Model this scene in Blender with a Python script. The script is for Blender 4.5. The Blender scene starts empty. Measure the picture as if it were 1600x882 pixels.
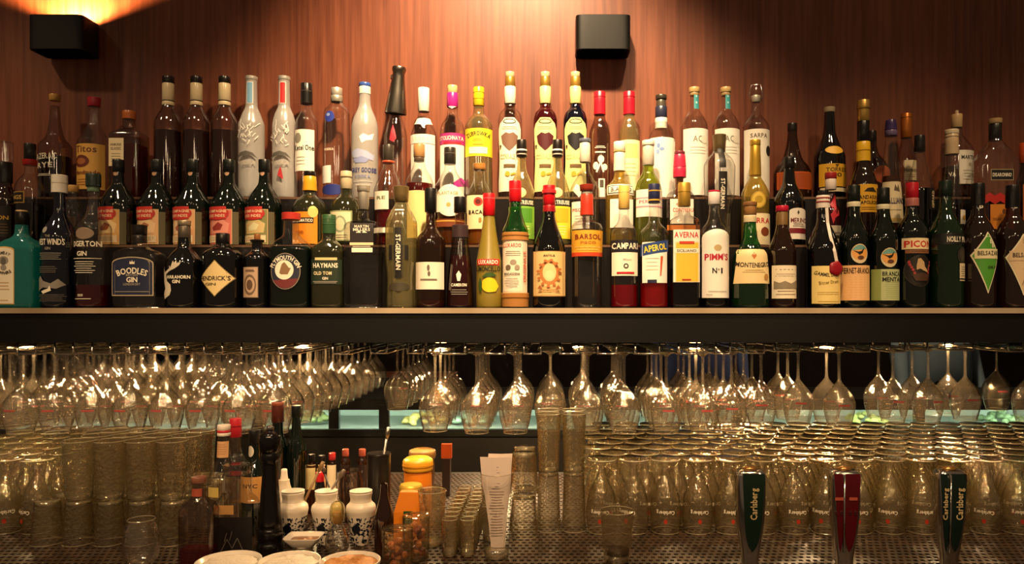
import bpy, math, random
import numpy as np
from mathutils import Vector, geometry
random.seed(7)
_o1 = 'first second third fourth fifth sixth seventh eighth ninth'.split()
ORD = _o1 + 'tenth eleventh twelfth thirteenth fourteenth fifteenth sixteenth seventeenth eighteenth nineteenth'.split()
for _t, _u in (('twentieth', 'twenty-'), ('thirtieth', 'thirty-'), ('fortieth', 'forty-'), ('fiftieth', 'fifty-')): ORD += [_t] + [_u + x for x in _o1]
sc = bpy.context.scene
COL = sc.collection
R = math.radians
# ------------------------------------------------------------------ camera, light, exposure
F = 1190.0                      # focal length in pixels of the 1600 px wide frame
VX, VY = 860.0, 480.0           # vanishing point of everything that runs away from the viewer
E = 1.36                        # eye height, level with the bottle shelf
CT = 0.83                       # counter top
cam = bpy.data.cameras.new('camera'); cam.sensor_width = 36; cam.lens = 36 * F / 1600
cam.shift_x = -(VX - 800) / 1600; cam.shift_y = (VY - 441) / 1600
cam.clip_start = 0.05
co = bpy.data.objects.new('camera', cam); COL.objects.link(co)
co.location = (0, 0, E); co.rotation_euler = (R(90), 0, 0); sc.camera = co
vs = sc.view_settings
vs.view_transform = 'Standard'; vs.look = 'None'; vs.gamma = 1; vs.use_curve_mapping = False
vs.exposure = 0.9
cy = sc.cycles
cy.transparent_max_bounces = 32; cy.max_bounces = 5; cy.glossy_bounces = 2; cy.transmission_bounces = 4; cy.diffuse_bounces = 2
cy.caustics_reflective = False; cy.caustics_refractive = False; cy.sample_clamp_indirect = 4
wd = bpy.data.worlds.new('world'); sc.world = wd; wd.use_nodes = True
wd.node_tree.nodes['Background'].inputs[0].default_value = (1.0, 0.66, 0.40, 1)
wd.node_tree.nodes['Background'].inputs[1].default_value = 0.05
def px(x, d): return (x - VX) * d / F
def pz(y, d): return E - (y - VY) * d / F
def spot(name, loc, to, power, angle, blend=0.6, rad=0.035, col=(1, .70, .40)):
    l = bpy.data.lights.new(name, 'SPOT'); l.energy = power; l.spot_size = R(angle); l.spot_blend = blend
    l.shadow_soft_size = rad; l.color = col
    o = bpy.data.objects.new(name, l); COL.objects.link(o); o.location = loc
    o.rotation_euler = (Vector(to) - Vector(loc)).to_track_quat('-Z', 'Y').to_euler()
    return o
# ceiling spotlights in front of the shelf
spot('ceiling_spot', (-.06, 1.20, E + 1.65), (-.20, 2.15, E + .48), 215, 62, 1.0, .045)
spot('ceiling_spot', (.42, 1.15, E + 1.65), (.30, 2.1, E + .10), 70, 46, 1.0, .045)
spot('ceiling_spot', (-.95, 1.15, E + 1.65), (-.85, 2.1, E - .15), 32, 46, 1.0, .045)
spot('ceiling_spot', (-2.0, 1.20, E + 1.65), (-1.45, 2.1, E - .05), 26, 50, 1.0, .045)
spot('ceiling_spot', (1.05, 1.15, E + 1.65), (.98, 2.1, E - .20), 34, 44, 1.0, .045)
spot('ceiling_spot', (1.75, 1.15, E + 1.65), (1.45, 2.1, E - .20), 22, 46, 1.0, .045)
# unseen spots added to light the fronts of glasses and clutter on the counter
for xx, pw in ((60, 26), (400, 32), (760, 32), (1100, 34), (1460, 34)):
    spot('counter_fill_spot', (px(xx, 1.6), .35, E + 1.0), (px(xx, 1.75), 1.85, CT + .12), pw * .9, 44, 0.8, .04, (1, .62, .31))
# unseen point lights added on the guests' side for frontal fill and sparkle
for xx, yy, zz in ((-1.5, -.2, .75), (-.75, .1, .8), (-.1, -.3, .85), (.55, .1, .8), (1.3, -.2, .75)):
    l = bpy.data.lights.new('guest_side_fill', 'POINT'); l.energy = 1.3; l.shadow_soft_size = .055; l.color = (1, .72, .42)
    o = bpy.data.objects.new('guest_side_fill', l); COL.objects.link(o); o.location = (xx, yy, E + zz)

# ------------------------------------------------------------------ materials
def lin(h):
    if not isinstance(h, str): return h
    c = [int(h[i:i + 2], 16) / 255 for i in (0, 2, 4)]
    return tuple(x / 12.92 if x <= .04045 else ((x + .055) / 1.055) ** 2.4 for x in c)
_m = {}
def mat(h, rough=.45, metal=0.0, spec=.5):
    k = (h, rough, metal)
    if k in _m: return _m[k]
    m = bpy.data.materials.new('paint_' + str(h)); m.use_nodes = True
    b = m.node_tree.nodes['Principled BSDF']
    b.inputs['Base Color'].default_value = (*lin(h), 1); b.inputs['Roughness'].default_value = rough
    b.inputs['Metallic'].default_value = metal; b.inputs['Specular IOR Level'].default_value = spec
    _m[k] = m; return m
def glass(name, tint, edge=.4, df=0.0, dcol=None, rough=.05, refl=.75, base=.09, power=4.0, bump=0, bscale=110, gcol=(1, 1, 1)):
    """thin-walled glass: clear face-on, darker and more reflecting where the wall is seen edge-on"""
    m = bpy.data.materials.new(name); m.use_nodes = True
    nt = m.node_tree; N = nt.nodes; L = nt.links; N.clear()
    out = N.new('ShaderNodeOutputMaterial')
    lw = N.new('ShaderNodeLayerWeight'); lw.inputs[0].default_value = .5
    p = N.new('ShaderNodeMath'); p.operation = 'POWER'; p.inputs[1].default_value = 2.2; L.new(lw.outputs['Facing'], p.inputs[0])
    mx = N.new('ShaderNodeMix'); mx.data_type = 'RGBA'
    mx.inputs['A'].default_value = (*tint, 1); mx.inputs['B'].default_value = (*[t * edge for t in tint], 1)
    L.new(p.outputs[0], mx.inputs['Factor'])
    tr = N.new('ShaderNodeBsdfTransparent'); L.new(mx.outputs['Result'], tr.inputs[0])
    gl = N.new('ShaderNodeBsdfGlossy'); gl.inputs['Roughness'].default_value = rough
    gl.inputs[0].default_value = (*gcol, 1)
    if bump:
        tc = N.new('ShaderNodeTexCoord'); nz = N.new('ShaderNodeTexNoise'); nz.inputs['Scale'].default_value = bscale; nz.inputs['Detail'].default_value = 1.5
        bp = N.new('ShaderNodeBump'); bp.inputs['Strength'].default_value = bump; bp.inputs['Distance'].default_value = .004
        L.new(tc.outputs['Object'], nz.inputs[0]); L.new(nz.outputs[0], bp.inputs['Height']); L.new(bp.outputs[0], gl.inputs['Normal'])
    f1 = N.new('ShaderNodeMath'); f1.operation = 'POWER'; f1.inputs[1].default_value = power; L.new(lw.outputs['Facing'], f1.inputs[0])
    f2 = N.new('ShaderNodeMath'); f2.operation = 'MULTIPLY_ADD'; f2.inputs[1].default_value = refl; f2.inputs[2].default_value = base
    f2.use_clamp = True; L.new(f1.outputs[0], f2.inputs[0])
    body = tr
    if df:
        di = N.new('ShaderNodeBsdfDiffuse'); di.inputs[0].default_value = (*(dcol or tint), 1)
        tl = N.new('ShaderNodeBsdfTranslucent'); tl.inputs[0].default_value = (*(dcol or tint), 1)
        a = N.new('ShaderNodeMixShader'); a.inputs[0].default_value = .5; L.new(di.outputs[0], a.inputs[1]); L.new(tl.outputs[0], a.inputs[2])
        b = N.new('ShaderNodeMixShader'); b.inputs[0].default_value = df; L.new(tr.outputs[0], b.inputs[1]); L.new(a.outputs[0], b.inputs[2])
        body = b
    s = N.new('ShaderNodeMixShader'); L.new(f2.outputs[0], s.inputs[0]); L.new(body.outputs[0], s.inputs[1]); L.new(gl.outputs[0], s.inputs[2])
    L.new(s.outputs[0], out.inputs[0])
    return m
G = dict(
    clear=glass('clear_glass', (.975, .97, .95), .5, .0, (.8, .75, .65), .035, .6, .08),
    smoke=glass('smoky_glass', (.72, .62, .55), .5, .02, (.3, .2, .15)),
    frost=glass('frosted_glass', (.8, .8, .8), .7, .72, (.80, .78, .74), .25),
    green=glass('green_glass', (.10, .42, .10), .4, .16, (.03, .16, .04)),
    lime=glass('lime_glass', (.55, .68, .10), .5, .25, (.45, .50, .05)),
    dgreen=glass('dark_green_glass', (.045, .12, .045), .4, .3, (.008, .022, .009)),
    olive=glass('olive_glass', (.16, .17, .05), .5, .35, (.09, .09, .035)),
    amber=glass('amber_glass', (.30, .14, .05), .5, .25, (.08, .03, .01)),
    black=glass('black_glass', (.01, .01, .01), .5, .6, (.006, .006, .006)),
    navy=glass('navy_glass', (.02, .03, .07), .5, .5, (.008, .012, .035)),
    teal=glass('teal_glass', (.15, .78, .72), .45, .34, (.04, .60, .58)),
    yellow=glass('yellow_glass', (.85, .68, .22), .5, .25, (.75, .55, .12)),
    pale=glass('pale_yellow_glass', (.88, .82, .52), .4, .16, (.8, .70, .32), .07, .9, .12, 3.0),
    lemon=glass('lemon_frosted_glass', (.6, .5, .1), .7, .85, (.50, .37, .04), .35),
    milk=glass('milky_glass', (.7, .7, .55), .7, .7, (.62, .58, .42), .35),
    wine=glass('wine_red_glass', (.25, .02, .03), .5, .4, (.14, .008, .015)),
    ink=glass('ink_blue_glass', (.02, .02, .05), .5, .5, (.01, .01, .03)),
    stem=glass('wine_glass', (.985, .98, .96), .5, .025, (.98, .82, .60), .055, .9, .22, 2.6, .5, 130, (1, .92, .8)),  # warm diffuse and gloss tint stand in for light caught in the bowls
    beer=glass('beer_glass', (.985, .97, .92), .5, .03, (.98, .78, .42), .055, .9, .26, 2.6, .7, 120, (1, .88, .62)),  # golden glow of lit glass put into the diffuse and gloss colour
    thick=glass('thick_glass', (.92, .88, .74), .5, .22, (.98, .84, .54), .06, .8, .3, 3.0, .5, 90),
    edge=glass('glass_edge', (.9, .85, .7), .6, .5, (.98, .86, .60), .06, .8, .3, 3.0))  # pale gold diffuse paints the bright line of light along rims
def liquid(h): 
    k = ('liq', h)
    if k not in _m:
        c = lin(h); _m[k] = glass('liquid_' + h, tuple(min(1, x * 1.6 + .02) for x in c), .7, .5, c, .1, .3, .02)
    return _m[k]
def wood(name, a, b, scale=(9, 9, .5), rough=.38, bump=.03, big=.5):
    m = bpy.data.materials.new(name); m.use_nodes = True
    nt = m.node_tree; N = nt.nodes; L = nt.links; bs = N['Principled BSDF']
    tc = N.new('ShaderNodeTexCoord'); mp = N.new('ShaderNodeMapping'); mp.inputs['Scale'].default_value = scale
    L.new(tc.outputs['Object'], mp.inputs[0])
    n1 = N.new('ShaderNodeTexNoise'); n1.inputs['Scale'].default_value = 14; n1.inputs['Detail'].default_value = 6; L.new(mp.outputs[0], n1.inputs[0])
    n2 = N.new('ShaderNodeTexNoise'); n2.inputs['Scale'].default_value = big; n2.inputs['Detail'].default_value = 2; L.new(mp.outputs[0], n2.inputs[0])
    ad = N.new('ShaderNodeMath'); ad.operation = 'MULTIPLY_ADD'; ad.inputs[1].default_value = .55; L.new(n1.outputs[0], ad.inputs[0])
    m2 = N.new('ShaderNodeMath'); m2.operation = 'MULTIPLY'; m2.inputs[1].default_value = .45; L.new(n2.outputs[0], m2.inputs[0]); L.new(m2.outputs[0], ad.inputs[2])
    cr = N.new('ShaderNodeValToRGB'); cr.color_ramp.elements[0].position = .36; cr.color_ramp.elements[1].position = .64
    cr.color_ramp.elements[0].color = (*lin(a), 1); cr.color_ramp.elements[1].color = (*lin(b), 1)
    L.new(ad.outputs[0], cr.inputs[0]); L.new(cr.outputs[0], bs.inputs['Base Color']); bs.inputs['Roughness'].default_value = rough
    bp = N.new('ShaderNodeBump'); bp.inputs['Strength'].default_value = bump; L.new(n1.outputs[0], bp.inputs['Height']); L.new(bp.outputs[0], bs.inputs['Normal'])
    return m
def speckle(name, a, b, scale, rough=.5, lo=.45, hi=.55, metal=0, bump=0.0):
    m = bpy.data.materials.new(name); m.use_nodes = True
    nt = m.node_tree; N = nt.nodes; L = nt.links; bs = N['Principled BSDF']
    tc = N.new('ShaderNodeTexCoord'); n1 = N.new('ShaderNodeTexNoise'); n1.inputs['Scale'].default_value = scale; n1.inputs['Detail'].default_value = 4
    L.new(tc.outputs['Object'], n1.inputs[0])
    cr = N.new('ShaderNodeValToRGB'); cr.color_ramp.elements[0].position = lo; cr.color_ramp.elements[1].position = hi
    cr.color_ramp.elements[0].color = (*lin(a), 1); cr.color_ramp.elements[1].color = (*lin(b), 1)
    L.new(n1.outputs[0], cr.inputs[0]); L.new(cr.outputs[0], bs.inputs['Base Color'])
    bs.inputs['Roughness'].default_value = rough; bs.inputs['Metallic'].default_value = metal
    if bump:
        bp = N.new('ShaderNodeBump'); bp.inputs['Strength'].default_value = bump; L.new(n1.outputs[0], bp.inputs['Height']); L.new(bp.outputs[0], bs.inputs['Normal'])
    return m
def emit(h, s):
    m = bpy.data.materials.new('light_' + h); m.use_nodes = True; N = m.node_tree.nodes; N.clear()
    e = N.new('ShaderNodeEmission'); e.inputs[0].default_value = (*lin(h), 1); e.inputs[1].default_value = s
    o = N.new('ShaderNodeOutputMaterial'); m.node_tree.links.new(e.outputs[0], o.inputs[0]); return m
chrome = mat('d8d4cc', .12, 1.0); steel = mat('a59a8a', .3, 1.0); gold = mat('c39a4a', .3, 1.0); black = mat('0b0a0a', .35)
# ------------------------------------------------------------------ geometry helpers
def mesh(name, v, f, m, smooth=True):
    me = bpy.data.meshes.new(name); me.from_pydata([tuple(map(float, p)) for p in v], [], [tuple(map(int, q)) for q in f])
    if m is not None: me.materials.append(m)
    if smooth: me.polygons.foreach_set('use_smooth', [True] * len(me.polygons))
    me.update(); return me
def ob(name, me, parent=None, loc=(0, 0, 0)):
    o = bpy.data.objects.new(name, me); COL.objects.link(o); o.parent = parent; o.location = loc; return o
def tag(o, label, cat, group=None, kind=None):
    if label: o['label'] = label
    if cat: o['category'] = cat
    if group: o['group'] = group
    if kind: o['kind'] = kind
    return o
def thing(name, label, cat, loc, group=None):
    o = ob(name, None, None, loc); o.empty_display_size = .02
    return tag(o, label, cat, group)
class MB:
    def __init__(s): s.v = []; s.f = []
    def box(s, x0, x1, y0, y1, z0, z1):
        b = len(s.v)
        s.v += [(x, y, z) for z in (z0, z1) for y in (y0, y1) for x in (x0, x1)]
        s.f += [tuple(b + i for i in q) for q in ((0, 2, 3, 1), (4, 5, 7, 6), (0, 1, 5, 4), (2, 6, 7, 3), (0, 4, 6, 2), (1, 3, 7, 5))]
        return s
    def tube(s, pts, r, n=8, cap=True):
        pts = [Vector(p) for p in pts]; b = len(s.v)
        for i, p in enumerate(pts):
            t = (pts[min(i + 1, len(pts) - 1)] - pts[max(i - 1, 0)]).normalized()
            a = t.orthogonal().normalized() if i == 0 else (a - t * a.dot(t)).normalized()
            c = t.cross(a); rr = r[i] if isinstance(r, (list, tuple)) else r
            s.v += [tuple(p + (a * math.cos(q) + c * math.sin(q)) * rr) for q in (2 * math.pi * k / n for k in range(n))]
        for i in range(len(pts) - 1):
            for k in range(n):
                s.f.append((b + i * n + k, b + i * n + (k + 1) % n, b + (i + 1) * n + (k + 1) % n, b + (i + 1) * n + k))
        if cap:
            s.f.append(tuple(b + k for k in reversed(range(n)))); e = b + (len(pts) - 1) * n; s.f.append(tuple(e + k for k in range(n)))
        return s
    def lathe(s, prof, n=24, cx=0, cy=0, sq=None, dep=1.0, flute=0, fa=0, closed=True):
        """prof: (z, r) from bottom to top; sq: superellipse exponent per ring"""
        b = len(s.v)
        for i, (z, r) in enumerate(prof):
            e = 2.0 if sq is None else (sq[i] if hasattr(sq, '__len__') else sq)
            dp = dep[i] if hasattr(dep, '__len__') else dep
            for k in range(n):
                t = 2 * math.pi * (k + .5) / n; c, q = math.cos(t), math.sin(t)
                rr = r * (1 + fa * math.cos(flute * t)) if flute else r
                s.v.append((cx + rr * math.copysign(abs(c) ** (2 / e), c), cy + rr * dp * math.copysign(abs(q) ** (2 / e), q), z))
        for i in range(len(prof) - 1):
            for k in range(n):
                s.f.append((b + i * n + k, b + i * n + (k + 1) % n, b + (i + 1) * n + (k + 1) % n, b + (i + 1) * n + k))
        if closed:
            s.f.append(tuple(b + k for k in reversed(range(n)))); e = b + (len(prof) - 1) * n; s.f.append(tuple(e + k for k in range(n)))
        return s
    def mesh(s, name, m, smooth=False): return mesh(name, s.v, s.f, m, smooth)
    def ob(s, name, m, parent=None, loc=(0, 0, 0), smooth=False): return ob(name, s.mesh(name, m, smooth), parent, loc)
def rbox(w, d, h, r=.01, n=20, e=8):      # upright box with rounded corners, base at z = 0
    c = min(r, h * .3)
    return MB().lathe([(0, w - c * .5), (c * .3, w - c * .12), (c, w), (h - c, w), (h - c * .3, w - c * .12), (h, w - c * .5)], n * 2, sq=e, dep=d / w)
def sharp(o, ang=35):
    for p in o.data.polygons: p.use_smooth = True
    o.data.set_sharp_from_angle(angle=R(ang)); return o
def pchip(xs, ys, q):
    xs = np.array(xs, float); ys = np.array(ys, float); h = np.diff(xs); dl = np.diff(ys) / h; d = np.zeros(len(xs))
    for i in range(1, len(xs) - 1):
        if dl[i - 1] * dl[i] > 0:
            w1 = 2 * h[i] + h[i - 1]; w2 = h[i] + 2 * h[i - 1]; d[i] = (w1 + w2) / (w1 / dl[i - 1] + w2 / dl[i])
    q = np.clip(np.asarray(q, float), xs[0], xs[-1]); i = np.clip(np.searchsorted(xs, q, 'right') - 1, 0, len(xs) - 2)
    t = (q - xs[i]) / h[i]; a, b = ys[i], ys[i + 1]
    return (2 * t**3 - 3 * t**2 + 1) * a + (t**3 - 2 * t**2 + t) * h[i] * d[i] + (-2 * t**3 + 3 * t**2) * b + (t**3 - t**2) * h[i] * d[i + 1]
# ---- lettering: every glyph is turned into a mesh once, words are set from the glyphs
GLY = {}
def load_glyphs():
    chars = "ABCDEFGHIJKLMNOPQRSTUVWXYZabcdefghijklmnopqrstuvwxyz0123456789'.-&"
    tmp = []
    for ch in chars:
        cu = bpy.data.curves.new('g', 'FONT'); cu.body = ch; cu.size = 1; cu.resolution_u = 2; cu.offset = .024
        o = bpy.data.objects.new('g', cu); COL.objects.link(o); tmp.append((ch, o))
    bpy.context.view_layer.update()
    dg = bpy.context.evaluated_depsgraph_get()
    for ch, o in tmp:
        me = bpy.data.meshes.new_from_object(o.evaluated_get(dg))
        v = np.array([p.co[:2] for p in me.vertices]); f = [tuple(p.vertices) for p in me.polygons]
        GLY[ch] = (v, f); bpy.data.meshes.remove(me)
    for ch, o in tmp:
        cu = o.data; bpy.data.objects.remove(o); bpy.data.curves.remove(cu)
load_glyphs()
def fine(v, f, lim):
    """split triangles until none is wider than lim, so that flat print can follow a curved bottle"""
    v = [tuple(q) for q in v]; out = []; st = []
    for q in f: st += [(q[0], q[i], q[i + 1]) for i in range(1, len(q) - 1)]
    mid = {}
    def m(a, b):
        k = (min(a, b), max(a, b))
        if k not in mid: mid[k] = len(v); v.append(((v[a][0] + v[b][0]) / 2, (v[a][1] + v[b][1]) / 2))
        return mid[k]
    while st:
        a, b, c = st.pop(); xs = (v[a][0], v[b][0], v[c][0])
        if max(xs) - min(xs) > lim:
            e = max(((a, b, c), (b, c, a), (c, a, b)), key=lambda t: abs(v[t[0]][0] - v[t[1]][0])); k = m(e[0], e[1])
            st += [(e[0], k, e[2]), (k, e[1], e[2])]
        else: out.append((a, b, c))
    return np.array(v), out
def word(s, h, width=None, track=.07):
    """flat lettering, centred at 0,0, capital height h (y up)"""
    v = []; f = []; x = 0; n = 0
    for ch in s:
        if ch == ' ': x += .3; continue
        g, gf = GLY[ch]; x0, x1 = g[:, 0].min(), g[:, 0].max()
        v.append(g + [x - x0, 0]); f += [tuple(i + n for i in q) for q in gf]; n += len(g); x += x1 - x0 + track
    v = np.vstack(v); x -= track
    k = h / .70; v = v * k; v[:, 0] -= x * k / 2; v[:, 1] -= h / 2
    if width and x: v[:, 0] *= width / (x * k)
    return v, f
# ------------------------------------------------------------------ bottle builder
TD = {1: 1.95, 2: 2.04, 3: 2.13}                     # distance of the three bottle rows
TZ = {1: E - .003, 2: E + .163, 3: E + .302}         # height of the three steps
def B(t, cx, prof, g, caps, els, lab, n=2.0, dep=1.0, liq=None, name='liquor_bottle', flute=0, fa=0, cat='bottle', d=None, zb=None, group=None, back=0.0):
    """prof: y, half-width, ... down the outline in photo pixels, turned into metres at the row's distance"""
    d = (d or TD[t]) + back; zb = TZ[t] if zb is None else zb
    s = d / F; yb = VY - (zb - E) / s
    ys = list(prof[0::2]); hs = list(prof[1::2]); w = hs[-1]; nw = hs[0]
    if ys[-1] < yb - 3: ys.append(yb - 3); hs.append(w)
    zk = [(yb - y) * s for y in ys]; hk = [h * s for h in hs]
    wmax = max(hk)
    dep = min(dep, .0435 / wmax)
    def H(z): return pchip(zk[::-1], hk[::-1], z)
    def tt(h):
        t_ = np.clip((h / wmax - .45) / .45, 0, 1); return t_ * t_ * (3 - 2 * t_)
    root = thing(name, lab, cat, (px(cx, d), d, zb), group)
    zs = set(np.linspace(zk[0], zk[-1], 12)) | set(zk)
    for a, b in zip(zk[:-1], zk[1:]): zs |= set(np.linspace(a, b, 6)) if abs(a - b) > .012 else set()
    zs = sorted(zs); zs = [zs[0]] + [b for a, b in zip(zs, zs[1:]) if b - a > 5e-4]
    hz = H(zs); rings = [(0.0, hz[0] * .90), (.0012, hz[0] * .97)] + [(z, h) for z, h in zip(zs, hz)]
    th = [tt(h) for _, h in rings]
    sq = [2 + (n - 2) * q for q in th]; dp = [1 + (dep - 1) * q for q in th]
    body = MB().lathe(rings, 44, sq=sq, dep=dp, flute=flute, fa=fa).ob('glass_body', G[g], root, smooth=True); sharp(body, 50)
    if liq:
        yl, lc = liq; zl = (yb - yl) * s
        lr = [(z, h * .93 - .0008) for z, h in rings if .002 < z < zl]
        if lr:
            lr = [(.004, lr[0][1] * .95)] + lr + [(zl, float(H(zl)) * .93 - .0008)]
            lr = [lr[0]] + [b for a, b in zip(lr, lr[1:]) if b[0] > a[0] + 1e-4]
            tl = [tt(h) for _, h in lr]
            sharp(MB().lathe(lr, 36, sq=[2 + (n - 2) * q for q in tl], dep=[1 + (dep - 1) * q for q in tl]).ob('liquid', liquid(lc), root), 50)
    for i, c in enumerate(caps):
        y0, y1, h0, h1, colr = c[:5]; kind = c[5] if len(c) > 5 else 0
        z0, z1 = (yb - y1) * s, (yb - y0) * s; a, b = h1 * s + .0004, h0 * s + .0004
        m = colr if not isinstance(colr, str) else (G[colr] if colr in G else mat(colr, .3 if kind == 0 else .36, .6 * (kind == 1)))
        q = min(.0012, (z1 - z0) * .2)
        pr = [(z0, a * .97), (z0 + q * .5, a), (z0 + (z1 - z0) * .5, (a + b) / 2), (z1 - q, b), (z1 - q * .3, b * .96), (z1, b * .86)]
        nm = c[6] if len(c) > 6 else ('cap' if i == 0 else 'neck_band')
        sharp(MB().lathe(pr, 28).ob(nm, m, root), 40)
    def surf(x, y, off):
        z = (yb - np.asarray(y, float)) * s; x = (np.asarray(x, float) - cx) * s
        h = H(z) + off; q = tt(h - off); e = 2 + (n - 2) * q; dd = 1 + (dep - 1) * q
        x = np.clip(x, -h * .985, h * .985)
        yy = -dd * h * (1 - np.abs(x / h) ** e) ** (1 / e)
        return np.stack([x, yy, z], -1)
    last = None; k = 0
    for el in els:
        k += 1; off = .0005 + .00022 * k
        kd = el[0]
        if kd in 'LS':
            _, x0, y0, x1, y1, colr = el[:6]; shp = el[6] if len(el) > 6 else 'rect'; pa = el[7] if len(el) > 7 else 0
            ny = 14 if shp != 'rect' else max(3, int((y1 - y0) / 6)); nx = 12; xc, hw = (x0 + x1) / 2, (x1 - x0) / 2
            V = []
            for j in range(ny + 1):
                v = j / ny
                if shp == 'ell': v = .5 - .5 * math.cos(math.pi * v); r = math.sqrt(max(1e-4, 1 - (2 * v - 1) ** 2))
                elif shp == 'kite': v = pa * (j / 5) if j < 5 else pa + (1 - pa) * (j - 5) / (ny - 5); r = max(.02, v / pa if v < pa else (1 - v) / (1 - pa))
                elif shp == 'trap': r = pa + (1 - pa) * v
                elif shp == 'arch': v = v * v; r = 1 if v > pa else math.sqrt(max(.02, 1 - ((pa - v) / pa) ** 2))
                elif shp == 'waist': r = 1 - pa * math.sin(math.pi * min(1, max(0, (v - .25) / .6))) - (.55 * (1 - v / .14) ** 2 if v < .14 else 0)
                else: r = 1
                for i in range(nx + 1):
                    u = -1 + 2 * i / nx
                    V.append((xc + hw * r * u, y0 + (y1 - y0) * v + (pa * u * hw if shp == 'slant' else 0)))
            V = np.array(V); P = surf(V[:, 0], V[:, 1], off)
            Fc = [(j * (nx + 1) + i, (j + 1) * (nx + 1) + i, (j + 1) * (nx + 1) + i + 1, j * (nx + 1) + i + 1) for j in range(ny) for i in range(nx)]
            me = mesh('label', P, Fc, mat(colr, .5) if isinstance(colr, str) else colr)
            if kd == 'L': last = ob('label', me, root)
            else: ob('label_field', me, last or root)
        elif kd == 'T':
            _, txt, xc, yc, h, colr = el[:6]; wd_ = el[6] if len(el) > 6 else None; rot = el[7] if len(el) > 7 else 0; arc = el[8] if len(el) > 8 else 0
            v, f = word(txt, h, wd_)
            if arc:
                a = v[:, 0] / arc; rr = arc + v[:, 1]; v = np.stack([np.sin(a) * rr, np.cos(a) * rr - arc], -1)
            if rot:
                c_, s_ = math.cos(R(rot)), math.sin(R(rot)); v = np.stack([v[:, 0] * c_ - v[:, 1] * s_, v[:, 0] * s_ + v[:, 1] * c_], -1)
            v, f = fine(v, f, max(2.5, wmax / s * .14))
            ob('lettering', mesh('lettering', surf(xc + v[:, 0], yc - v[:, 1], off), f, mat(colr, .5), False), last or root)
        elif kd == 'P':
            _, pts, colr = el
            tri = geometry.tessellate_polygon([[Vector((p[0], p[1], 0)) for p in pts]])
            A, tri = fine(pts, tri, max(2.0, wmax / s * .12))
            ob('emblem', mesh('emblem', surf(A[:, 0], A[:, 1], off), [tuple(t_) for t_ in tri], mat(colr, .5), False), last or root)
        elif kd == 'H':
            _, x0, x1, y0, y1, nl, colr = el; V = []; Fc = []
            for j in range(nl):
                y = y0 + (y1 - y0) * (j + .5) / nl; q = random.uniform(.7, 1); xc = (x0 + x1) / 2; hw = (x1 - x0) / 2 * q; b = len(V)
                for i in range(6):
                    for yy in (y - .45, y + .45): V.append((xc - hw + 2 * hw * i / 5, yy))
                Fc += [(b + 2 * i, b + 2 * i + 1, b + 2 * i + 3, b + 2 * i + 2) for i in range(5)]
            V = np.array(V); ob('fine_print', mesh('fine_print', surf(V[:, 0], V[:, 1], off), Fc, mat(colr, .5), False), last or root)
    return root, surf
def ring_pts(cx, cy, rx, ry, n=20, a0=0, a1=360):
    return [(cx + rx * math.cos(R(a0 + (a1 - a0) * i / n)), cy + ry * math.sin(R(a0 + (a1 - a0) * i / n))) for i in range(n)]
def bar(x0, y0, x1, y1, w):
    L = math.hypot(x1 - x0, y1 - y0); nx, ny = -(y1 - y0) / L * w / 2, (x1 - x0) / L * w / 2
    return [(x0 + nx, y0 + ny), (x1 + nx, y1 + ny), (x1 - nx, y1 - ny), (x0 - nx, y0 - ny)]
W = 'f2e8d0'; CR = 'ead7a8'; K = '100d0c'; RD = 'b5121f'; YL = 'e9b53a'; TAN = 'c79a5e'; GY = '9a948a'; NV = '1b2340'; GN = '2c6b34'
# ------------------------------------------------------------------ the setting
def struct(name, mb, m): return tag(mb.ob(name, m), None, None, kind='structure')
struct('floor', MB().box(-4.5, 4.5, -1.5, 6.5, -.05, 0), wood('floor_boards', '2a1a12', '3a2418'))
veneer = wood('walnut_veneer', '64321f', '8c5036', (7, 7, .3), .40, .03, .9)
wall = struct('wall_back', MB().box(-2.7, 2.7, 2.20, 2.26, E + .28, E + 1.75), veneer)
struct('wall_far', MB().box(-4.5, 4.5, 5.6, 5.7, 0, 3.1), wood('dark_wall', '140d0a', '22150f', rough=.5))
for nm, xx in (('wall_left', -4.6), ('wall_right', 4.5)): struct(nm, MB().box(xx, xx + .1, 2.3, 5.6, 0, 3.1), bpy.data.materials['dark_wall'])
# shelf that carries the bottles: slab, metal nosing, two steps
sh = thing('bottle_shelf', 'long black bar shelf with a brushed metal edge and stepped rows', 'shelf', (0, 2.0, E - .003))
blk = mat('070606', .5, 0, .3); 
MB().box(-2.7, 2.7, -.11, 1.15, -.0855, 0).ob('slab', blk, sh)
nos = speckle('brushed_nosing', 'b09878', 'd8c4a4', 6, .45, .3, .7, .5)
MB().box(-2.7, 2.7, -.116, -.1102, -.0128, .0004).ob('nosing', nos, sh)
stp = mat('141010', .3); edg = mat('8a6a54', .3, .6)
for lb, y0, z0, z1 in (('lower dark step behind the front row of bottles', 1.9972, E - .0026, E + .1628), ('upper dark step carrying the rearmost bottles', 2.0872, E + .1630, E + .3018)):
    r = thing('shelf_step', lb, 'shelf', (0, y0, z0))
    MB().box(-2.7, 2.7, 0, 2.196 - y0, 0, z1 - z0).ob('riser', stp, r)
    MB().box(-2.7, 2.7, -.0012, -.0001, z1 - z0 - .006, z1 - z0).ob('step_edge', edg, r)
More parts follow.
